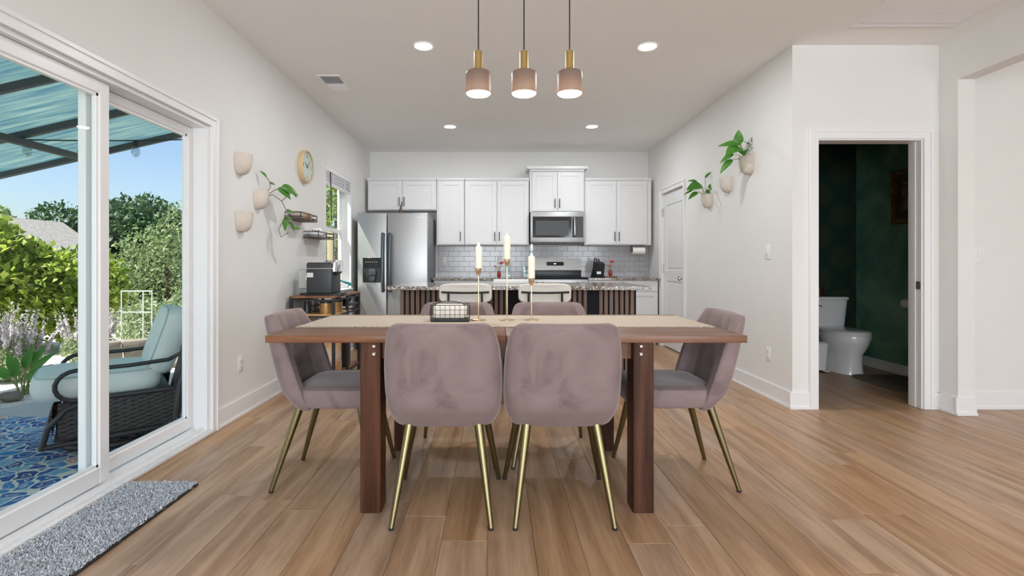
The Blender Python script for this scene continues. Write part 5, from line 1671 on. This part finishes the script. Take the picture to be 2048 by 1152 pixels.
ST('ground_garden', MB().box(-70, -12, -0.6, XO, 90, GZ - 0.06), 'lawn')
ed = [(XO, -3), (XO, 8.5), (-2.7, 8.5), (-3.5, 6.9), (-4.1, 5.3), (-4.40, 4.70), (-4.9, 3.95), (-5.7, 3.0), (-6.8, 2.0), (-6.8, -3)]
ST('patio', MB().prism(ed, GZ - 0.059, GZ, 'z'), 'concrete')
ST('gravel_bed', MB().prism([(-2.75, 8.55), (-3.56, 6.92), (-4.16, 5.3), (-4.46, 4.70), (-4.96, 3.92), (-5.75, 2.95), (-11, 2.0), (-11, 12), (-2.75, 12)], GZ - 0.059, GZ - 0.012, 'z'), 'gravel')
rg_o = T('patio_rug', 'blue patterned outdoor rug with cream scrollwork on the patio', 'rug', (-3.40, 2.90, GZ))
P('rug', MB().box(-1.25, -1.6, 0, 1.25, 1.42, 0.008, bev=0.002, seg=1), 'patio_rug_print', rg_o)

# ---- wicker lounge chair, modelled facing +y
lc = T('wicker_lounge_chair', 'dark wicker patio armchair with pale blue-grey cushions', 'armchair', (-2.86, 3.80, GZ + 0.0085), R(128))
HW = 0.37
def weave(w, h, nx, nz, amp=0.006):
    """woven panel in x,z, centred on x, relief along -y, with thickness."""
    v, f = [], []
    for j in range(nz*2 + 1):
        for i in range(nx*4 + 1):
            x = -w/2 + w*i/(nx*4)
            z = h*j/(nz*2)
            r = math.sin(PI*i/4 + (PI if (j//2) % 2 else 0)*1.0)*amp*(1.0 if j % 2 else 0.35)
            v.append((x, r, z))
    n = nx*4 + 1
    for j in range(nz*2):
        for i in range(nx*4):
            a = j*n + i
            f.append((a, a+1, a+n+1, a+n))
    k0 = len(v)
    v += [(-w/2, 0.02, 0), (w/2, 0.02, 0), (w/2, 0.02, h), (-w/2, 0.02, h)]
    f.append((k0, k0+3, k0+2, k0+1))
    return v, f
def panel_obj(name, w, h, M4, parent):
    v, f = weave(w, h, max(4, int(w/0.045)), max(3, int(h/0.014)))
    return P(name, MB().add([tuple(M4 @ Vector(p)) for p in v], f), 'wicker', parent)
for s in (-1, 1):
    panel_obj('wicker_side', 0.66, 0.235, Matrix.Translation((s*HW, -0.05, 0.14)) @ Matrix.Rotation(R(90)*s, 4, 'Z'), lc)
panel_obj('wicker_front', 2*HW - 0.04, 0.17, Matrix.Translation((0, 0.31, 0.17)) @ Matrix.Rotation(R(180), 4, 'Z'), lc)
panel_obj('wicker_back', 2*HW - 0.06, 0.72, Matrix.Translation((0, -0.40, 0.14)) @ Matrix.Rotation(R(14), 4, 'X'), lc)
for s in (-1, 1):
    x = s*HW
    P('side_frame', MB().tube([(x, 0.36, 0.09), (x, 0.33, 0.22), (x, 0.24, 0.33), (x, 0.10, 0.385), (x, -0.36, 0.385)], 0.018, 10).tube([(x, 0.36, 0.10), (x, -0.36, 0.12)], 0.018, 10).tube([(x*0.97, -0.36, 0.12), (x*0.97, -0.40, 0.40), (x*0.95, -0.50, 0.72), (x*0.90, -0.575, 0.88)], 0.018, 10), 'resin_frame', lc)
    xa = s*(HW + 0.02)
    arm = [(xa*0.97, -0.53, 0.78), (xa, -0.45, 0.66), (xa, -0.33, 0.60), (xa, -0.1, 0.585), (xa, 0.18, 0.585)]
    for i in range(1, 10):
        a = PI*i/9
        arm.append((xa, 0.18 + 0.115*math.sin(a), 0.585 - 0.10*(1 - math.cos(a))))
    arm.append((xa, 0.02, 0.385))
    P('armrest', MB().tube(arm, 0.0145, 10), 'resin_frame', lc)
P('back_rail', MB().tube([(-HW*0.90, -0.575, 0.88), (0, -0.59, 0.91), (HW*0.90, -0.575, 0.88)], 0.018, 10), 'resin_frame', lc)
P('front_rail', MB().cyl((-HW, 0.36, 0.10), (HW, 0.36, 0.10), 0.018), 'resin_frame', lc)
P('deck', MB().box(-HW + 0.02, -0.36, 0.345, HW - 0.02, 0.20, 0.365), 'resin_frame', lc, smooth=False)
P('swivel_base', MB().tube([(0.30*math.cos(2*PI*i/28), -0.02 + 0.30*math.sin(2*PI*i/28), 0.026) for i in range(28)], 0.025, 8, closed=True).cyl((0, -0.02, 0.06), (0, -0.02, 0.2), 0.05).box(-0.3, -0.04, 0.045, 0.3, 0.0, 0.07).box(-0.02, -0.32, 0.045, 0.02, 0.28, 0.07).box(-HW + 0.02, -0.30, 0.12, HW - 0.02, 0.30, 0.14), 'resin_frame', lc)
def cushion(cx, cy, z0, z1, rx, ry, M4=None, front=False):
    lv = []
    for (t, g) in ((0.0, 0.06), (0.06, 0.025), (0.18, 0.005), (0.5, -0.006), (0.82, 0.005), (0.94, 0.025), (1.0, 0.06), (1.04, 0.16)):
        lv.append((cx, cy, z0 + (z1 - z0)*t, rx - g, ry - g, 5.0))
    m = MB().sup(lv, 56)
    if M4 is not None: m.move(M4)
    return m
def piping(rx, ry, cx, cy, z, M4=None, n=56):
    pts = []
    for k_ in range(n):
        a = 2*PI*k_/n
        c, s = math.cos(a), math.sin(a)
        pts.append((cx + rx*math.copysign(abs(c)**0.4, c), cy + ry*math.copysign(abs(s)**0.4, s), z))
    m = MB().tube(pts, 0.006, 6, closed=True)
    if M4 is not None: m.move(M4)
    return m
sc_ = P('seat_cushion', cushion(0, 0.06, 0.372, 0.545, HW - 0.03, 0.37), 'cushion_cloth', lc)
P('piping', piping(HW - 0.05, 0.35, 0, 0.06, 0.530), 'cushion_piping', sc_)
P('piping', piping(HW - 0.05, 0.35, 0, 0.06, 0.385), 'cushion_piping', sc_)
MBk = Matrix.Translation((0, -0.275, 0.50)) @ Matrix.Rotation(R(90 + 18), 4, 'X')
bc_ = P('back_cushion', cushion(0, 0.225, -0.085, 0.085, HW - 0.04, 0.25, MBk), 'cushion_cloth', lc)
P('piping', piping(HW - 0.06, 0.23, 0, 0.225, 0.072, MBk), 'cushion_piping', bc_)
P('piping', piping(HW - 0.06, 0.23, 0, 0.225, -0.072, MBk), 'cushion_piping', bc_)

# ---- pergola with translucent teal roof, sloping away from the house
def canopy_material():
    m = bpy.data.materials.new('canopy_sheet'); m.use_nodes = True; MAT['canopy_sheet'] = m
    nt = m.node_tree; nt.nodes.clear(); N, L = nt.nodes, nt.links
    out = N.new('ShaderNodeOutputMaterial')
    tc = N.new('ShaderNodeTexCoord'); mp = N.new('ShaderNodeMapping'); mp.inputs['Scale'].default_value = (0.6, 9, 1)
    nz = N.new('ShaderNodeTexNoise'); nz.inputs['Scale'].default_value = 3; nz.inputs['Detail'].default_value = 5
    L.new(tc.outputs['Object'], mp.inputs[0]); L.new(mp.outputs[0], nz.inputs['Vector'])
    rp = N.new('ShaderNodeValToRGB')
    rp.color_ramp.elements[0].position = 0.3; rp.color_ramp.elements[0].color = c4(srgb(120, 158, 174))
    rp.color_ramp.elements[1].position = 0.7; rp.color_ramp.elements[1].color = c4(srgb(184, 202, 196))
    L.new(nz.outputs['Fac'], rp.inputs[0])
    d = N.new('ShaderNodeBsdfDiffuse'); t = N.new('ShaderNodeBsdfTranslucent')
    L.new(rp.outputs[0], d.inputs[0]); L.new(rp.outputs[0], t.inputs[0])
    mx = N.new('ShaderNodeMixShader'); mx.inputs[0].default_value = 0.58
    L.new(d.outputs[0], mx.inputs[1]); L.new(t.outputs[0], mx.inputs[2]); L.new(mx.outputs[0], out.inputs['Surface'])
canopy_material()
pg = T('pergola', 'attached patio pergola with translucent blue-green roof sheets', 'pergola', (-2.1, 3.0, GZ))
zc = lambda xw: 2.69 + 0.229*(xw + 2.0)
rafters = [-0.1, 0.65, 1.4, 2.15, 2.9, 3.65, 4.42, 5.2]  # first bays are unseen, roof extended there to keep sun out of the door
xe = -6.1
for i in range(len(rafters) - 1):
    y0, y1 = rafters[i] + 0.001, rafters[i+1] - 0.001
    m = MB()
    v = []
    for (xw, dz) in ((-2.03, 0.032), (xe, 0.032)):
        for yy in (y0, y1):
            for t in (0.0, 0.008):
                v.append((xw + 2.1, yy - 3.0, zc(xw) + dz + t - GZ))
    m.add(v, [(0, 2, 3, 1), (4, 5, 7, 6), (0, 1, 5, 4), (2, 6, 7, 3), (1, 3, 7, 5), (0, 4, 6, 2)])
    P('roof_sheet', m, 'canopy_sheet', pg, 'translucent blue-green sheet', False)
def beam(p0, p1, w=0.04, h=0.06):
    p0, p1 = Vector(p0), Vector(p1)
    d = (p1 - p0); L_ = d.length
    q = d.to_track_quat('Y', 'Z')
    m = MB().box(-w/2, 0, -h/2, w/2, L_, h/2, bev=0.004, seg=1)
    return m.move(Matrix.Translation(p0 - Vector((-2.1, 3.0, GZ))) @ q.to_matrix().to_4x4())
for yy in rafters:
    P('rafter', beam((-2.02, yy, zc(-2.02)), (xe, yy, zc(xe))), 'pergola_metal', pg)
for xw in (-4.09, -6.0):
    P('purlin', beam((xw, -0.15, zc(xw) - 0.06), (xw, 5.24, zc(xw) - 0.06), 0.05, 0.06), 'pergola_metal', pg)
P('wall_rail', beam((-2.03, -0.15, zc(-2.03) - 0.05), (-2.03, 5.24, zc(-2.03) - 0.05), 0.05, 0.08), 'pergola_metal', pg)
for yy in (-0.1, 5.2):
    P('post', MB().box(-5.98 + 2.1 - 0.04, yy - 3.0 - 0.04, -0.05, -5.98 + 2.1 + 0.04, yy - 3.0 + 0.04, zc(-6.0) - 0.09 - GZ), 'pergola_metal', pg, smooth=False)
# string lights: wire runs under the roof
sl = T('string_lights', 'black wire of clear bulbs strung under the pergola roof', 'string lights', (-3.6, 4.3, 2.22))
def sag(p0, p1, k_, n=16):
    return [(p0[0] + (p1[0]-p0[0])*i/n, p0[1] + (p1[1]-p0[1])*i/n, p0[2] + (p1[2]-p0[2])*i/n - k_*4*(i/n)*(1 - i/n)) for i in range(n + 1)]
wire = sag((-1.2, 0.15, -0.01), (1.05, 0.35, 0.02), 0.03, 20)
P('wire', MB().tube(wire, 0.006, 6), 'black_rubber', sl)
for i in (2, 6, 10, 14, 18):
    p = wire[i]
    sk = P('bulb_socket', MB().cyl((p[0], p[1], p[2]), (p[0], p[1], p[2] - 0.055), 0.019, 0.022), 'black_rubber', sl)
    P('bulb', MB().sphere((p[0], p[1], p[2] - 0.100), (0.036, 0.036, 0.050), 14, 10), 'bulb_glass', sk)

# ---- plants
def foliage_mesh(name, blobs, n, size, seed, aspect=1.9, droop=0.0):
    g = np.random.default_rng(seed)
    vol = np.array([b[3]*b[4]*b[5] for b in blobs])
    which = g.choice(len(blobs), n, p=vol/vol.sum())
    B = np.array(blobs)[which]
    d = g.normal(size=(n, 3)); d /= np.linalg.norm(d, axis=1)[:, None]
    rad = g.uniform(0.35, 1.0, n)**0.5
    rad *= 1 + 0.12*np.sin(d[:, 0]*7 + B[:, 0]*3)*np.sin(d[:, 1]*6 + 1.3)*np.sin(d[:, 2]*8)
    C = B[:, :3] + d*B[:, 3:6]*rad[:, None]
    a = g.normal(size=(n, 3)) + d*0.6; a[:, 2] -= droop; a /= np.linalg.norm(a, axis=1)[:, None]
    r = g.normal(size=(n, 3)); s = np.cross(a, r); s /= np.linalg.norm(s, axis=1)[:, None]
    L = size*g.uniform(0.6, 1.3, n)[:, None]; W = L/aspect
    u = np.cross(s, a)
    V = np.zeros((n, 4, 3))
    V[:, 0] = C - a*L*0.5; V[:, 1] = C + s*W*0.5 + u*W*0.12; V[:, 2] = C + a*L*0.5; V[:, 3] = C - s*W*0.5 + u*W*0.12
    V[:, :, 2] = np.maximum(V[:, :, 2], 0.01)
    return quads_mesh(name, V)
def plant(name, label, cat, loc, blobs, n, size, mat_, seed, trunk=None, group=None, droop=0.0, aspect=1.9):
    t = T(name, label, cat, loc, 0, group)
    P('foliage', foliage_mesh('foliage', blobs, n, size, seed, aspect, droop), mat_, t)
    m = MB()
    h, r = trunk if trunk else (0.6, 0.03)
    m.tube([(0, 0, 0), (0.04*h, 0.02*h, h*0.5), (0, 0, h)], [r, r*0.8, r*0.5], 8)
    for i in range(3):
        a = i*2.1 + seed
        m.tube([(0, 0, h*0.45), (0.25*h*math.cos(a), 0.25*h*math.sin(a), h*0.85), (0.42*h*math.cos(a), 0.42*h*math.sin(a), h*1.15)], [r*0.6, r*0.4, r*0.2], 6)
    P('trunk', m, 'bark', t)
    return t
GG = GZ - 0.06
plant('garden_shrub', 'large sunlit yellow-green shrub beyond the patio', 'shrub', (-7.4, 7.5, GG),
      [(0, 0, 1.0, 0.9, 0.8, 0.95), (-0.7, -0.3, 0.85, 0.7, 0.7, 0.8), (0.55, 0.2, 0.9, 0.6, 0.6, 0.8), (0.1, -0.2, 1.6, 0.55, 0.5, 0.55), (-0.6, 0.1, 1.45, 0.5, 0.5, 0.55), (0.9, 0.6, 1.0, 0.6, 0.6, 0.7)], 9000, 0.13, 'leaf_bright', 1, (1.1, 0.05))
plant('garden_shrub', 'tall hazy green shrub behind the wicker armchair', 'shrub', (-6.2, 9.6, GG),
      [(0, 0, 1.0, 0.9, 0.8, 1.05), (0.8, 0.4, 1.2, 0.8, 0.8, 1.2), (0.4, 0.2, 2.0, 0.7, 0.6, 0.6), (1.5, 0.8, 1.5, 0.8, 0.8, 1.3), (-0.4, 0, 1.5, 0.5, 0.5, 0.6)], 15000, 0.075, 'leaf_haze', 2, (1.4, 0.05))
plant('garden_shrub', 'low dark shrub at the foot of the tall hazy shrub', 'shrub', (-5.2, 8.0, GG), [(0, 0, 0.4, 0.7, 0.5, 0.42), (0.7, 0.4, 0.45, 0.6, 0.5, 0.45)], 5000, 0.08, 'leaf_silver', 3, (0.4, 0.03))
plant('garden_tree', 'dark rounded broadleaf tree in the distance beyond the shrubs', 'tree', (-12.7, 18.4, GG),
      [(0, 0, 2.6, 1.5, 1.4, 1.3), (1.0, 0.5, 2.2, 1.2, 1.2, 1.1), (-0.9, 0, 1.9, 1.2, 1.2, 1.2), (0.3, 0, 1.2, 1.6, 1.2, 1.0)], 11000, 0.20, 'leaf_dark', 4, (2.0, 0.12))
plant('garden_tree', 'thin grey-green tree against the sky, behind the sunlit shrub', 'tree', (-16.9, 19.8, GG),
      [(0, 0, 2.9, 1.1, 1.0, 0.9), (0.7, 0.3, 2.2, 1.0, 1.0, 0.9), (-0.9, 0, 2.2, 0.9, 0.9, 0.9), (0, 0, 1.2, 1.3, 1.2, 0.9)], 4200, 0.20, 'leaf_dark', 5, (2.2, 0.1))
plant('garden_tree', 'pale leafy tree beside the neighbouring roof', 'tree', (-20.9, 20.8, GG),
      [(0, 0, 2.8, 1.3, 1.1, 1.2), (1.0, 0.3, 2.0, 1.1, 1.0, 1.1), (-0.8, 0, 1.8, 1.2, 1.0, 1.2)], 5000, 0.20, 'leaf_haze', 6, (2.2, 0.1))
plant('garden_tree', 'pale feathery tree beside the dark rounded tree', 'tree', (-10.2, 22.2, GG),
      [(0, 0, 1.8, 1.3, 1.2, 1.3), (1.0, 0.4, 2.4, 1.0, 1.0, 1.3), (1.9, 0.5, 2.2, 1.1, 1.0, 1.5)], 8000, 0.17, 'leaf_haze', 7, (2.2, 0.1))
plant('garden_shrub', 'leafy green shrub outside the kitchen window', 'shrub', (-3.75, 12.0, GG),
      [(0, 0, 1.0, 0.9, 0.8, 1.1), (0.1, 0, 2.2, 0.8, 0.8, 1.0), (0, 0.1, 3.2, 0.7, 0.7, 0.8)], 7000, 0.12, 'leaf_bright', 8, (2.4, 0.06))
# hedge line closing the horizon
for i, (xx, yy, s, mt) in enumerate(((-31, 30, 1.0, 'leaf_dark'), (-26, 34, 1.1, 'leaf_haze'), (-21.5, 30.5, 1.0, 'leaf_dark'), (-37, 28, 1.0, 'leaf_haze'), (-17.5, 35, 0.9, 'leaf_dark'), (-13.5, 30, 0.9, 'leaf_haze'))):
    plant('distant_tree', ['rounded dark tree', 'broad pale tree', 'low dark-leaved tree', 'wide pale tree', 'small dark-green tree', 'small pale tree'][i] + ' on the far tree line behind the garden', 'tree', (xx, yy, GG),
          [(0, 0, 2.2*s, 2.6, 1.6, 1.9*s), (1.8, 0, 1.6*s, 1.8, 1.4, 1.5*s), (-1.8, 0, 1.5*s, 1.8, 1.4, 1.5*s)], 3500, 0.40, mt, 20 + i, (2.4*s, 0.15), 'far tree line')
# flowering lavender-like perennials
def spike_plant(label, loc, n, seed, h=0.75):
    t = T('flowering_perennial', label, 'plant', loc, 0, 'pale flowering perennials')
    g = random.Random(seed)
    fl, st2 = [], MB()
    for i in range(n):
        a, r = g.uniform(0, 2*PI), g.uniform(0.02, 0.14)
        top = (r*math.cos(a)*3.2, r*math.sin(a)*3.2, h*g.uniform(0.65, 1.1))
        st2.tube([(r*math.cos(a), r*math.sin(a), 0), (top[0]*0.7, top[1]*0.7, top[2]*0.6), top], 0.003, 4)
        for q in range(22):
            u = q/21
            fl.append((top[0]*(0.75 + 0.25*u) + g.uniform(-0.012, 0.012), top[1]*(0.75 + 0.25*u) + g.uniform(-0.012, 0.012), top[2]*(0.55 + 0.45*u), 0.012*(1.3 - u), 0.012*(1.3 - u), 0.014))
    P('blossoms', foliage_mesh('blossoms', fl, n*60, 0.03, seed, 1.2), 'flower_white', t)
    P('stems', st2, 'stem_green', t)
    P('foliage', foliage_mesh('foliage', [(0, 0, h*0.3, 0.30, 0.30, h*0.32)], 1800, 0.06, seed + 1, 3), 'leaf_silver', t)
spike_plant('pale flowering perennial nearest the broad-leaved plant', (-5.45, 5.75, GG + 0.05), 60, 31, 0.78)
spike_plant('pale flowering perennial in front of the sunlit shrub', (-6.2, 6.15, GG + 0.05), 60, 33, 0.86)
spike_plant('pale flowering perennial behind the wicker armchair arm', (-5.35, 6.75, GG + 0.05), 55, 35, 0.76)
# broad leaved plant
bp_ = T('broad_leaf_plant', 'young plant with upright broad glossy green leaves at the patio edge', 'plant', (-4.72, 5.12, GZ - 0.012))
for i, (dx, dy, h, L_, W_, lean) in enumerate(((-0.17, 0.0, 0.26, 0.22, 0.12, -0.5), (-0.10, 0.02, 0.36, 0.24, 0.13, -0.25), (0.02, 0.0, 0.40, 0.28, 0.12, 0.2), (0.10, 0.0, 0.36, 0.34, 0.11, 0.6), (0.08, -0.04, 0.26, 0.32, 0.11, 0.8), (-0.04, -0.05, 0.30, 0.22, 0.12, 0.05), (0.05, 0.04, 0.44, 0.26, 0.12, 0.4))):
    dx, h, L_, W_ = dx*0.9, h*0.72, L_*0.8, W_*0.72
    P('leaf_stalk', MB().tube([(dx*0.15, dy, 0), (dx*0.5, dy, h*0.55), (dx, dy, h)], [0.009, 0.007, 0.004], 6), 'stem_green', bp_)
    put_leaf(bp_, (dx, dy, h - 0.01), (lean, -0.1, 0.55), (0.3, -0.8, 0.4), L_, W_, 'leaf_broad', 0.3)
# border rocks
g = random.Random(9)
rx = [(-4.50, 4.15, 0.15), (-4.30, 4.42, 0.13), (-4.16, 4.62, 0.10), (-4.75, 3.85, 0.14), (-4.05, 4.98, 0.12), (-3.95, 5.25, 0.13), (-3.85, 5.6, 0.14), (-3.72, 5.95, 0.13), (-3.6, 6.3, 0.14), (-3.5, 6.6, 0.15), (-5.0, 3.55, 0.14)]
names = ['flat grey-brown border rock beside the broad-leaved plant', 'grey-brown border rock', 'small brown border rock']
for i, (xx, yy, r) in enumerate(rx):
    m = MB().sphere((0, 0, r*0.42), (r, r*0.8, r*0.5), 12, 8)
    m.v = [(p[0] + g.uniform(-0.12, 0.12)*r, p[1] + g.uniform(-0.12, 0.12)*r, max(0, p[2] + g.uniform(-0.08, 0.08)*r)) for p in m.v]
    o = P('border_rock', m, 'rock', loc=(xx - 0.48, yy + 0.28, GZ - 0.013))
    tag(o, 'rough grey-brown rock lining the edge of the patio', 'rock', 'rocks along the patio edge')
# low stone wall behind the chair
sw = STE('stone_wall', (-4.2, 7.05, GZ - 0.02))
gx = random.Random(21)
for r_i in range(3):
    xx = -1.0 - (0.11 if r_i % 2 else 0)
    while xx < 1.2:
        w_ = gx.uniform(0.2, 0.36)
        P('stone', MB().box(xx + 0.006, -0.10 + gx.uniform(-0.015, 0.015), r_i*0.115 + 0.004, xx + w_ - 0.006, 0.10, r_i*0.115 + 0.111, bev=0.02, seg=2), 'rock', sw)
        xx += w_
sw.rotation_euler = (0, 0, R(38))
# white wire trellis
tr = T('wire_trellis', 'white wire garden trellis in front of the hazy shrub', 'trellis', (-4.95, 7.05, GG))
m = MB()
for xx in (-0.2, 0.1, 0.22):
    m.cyl((xx, 0, 0), (xx, 0, 1.0), 0.008, n=6)
m.cyl((-0.2, 0, 0.99), (0.22, 0, 0.99), 0.008, n=6).cyl((-0.2, 0, 0.7), (0.22, 0, 0.7), 0.006, n=6)
P('wires', m, 'white_wire', tr)
# terracotta pot behind the door jamb
tpot = T('terracotta_pot', 'tall orange terracotta pot by the house wall behind the armchair', 'pot', (-2.62, 4.52, GZ))
P('pot', MB().lathe([(0.085, 0), (0.09, 0.01), (0.11, 0.30), (0.125, 0.31), (0.125, 0.36), (0.11, 0.36), (0.10, 0.30)], n=28), 'terracotta', tpot)
P('soil', MB().lathe([(0.10, 0.29), (0.10, 0.32)], n=24), 'soil', tpot)
# neighbouring house
nh = T('neighbour_house', 'neighbouring house with pale grey shingle roof beyond the shrubs', 'house', (-13.6, 15.0, GG))
P('walls', MB().box(-2.2, -1.5, 0, 1.0, 1.5, 1.45), 'siding', nh, smooth=False)
P('roof', MB().prism([(-2.5, 1.4), (1.3, 1.4), (-0.6, 2.75)], -1.8, 1.8, 'y'), 'shingle', nh, smooth=False)
tag(P('garden_post', MB().box(-0.05, -0.05, 0, 0.05, 0.05, 1.9, bev=0.01), 'post_wood', loc=(-2.70, 8.40, GZ - 0.012)), 'pale yellow wooden post outside the kitchen window', 'post')
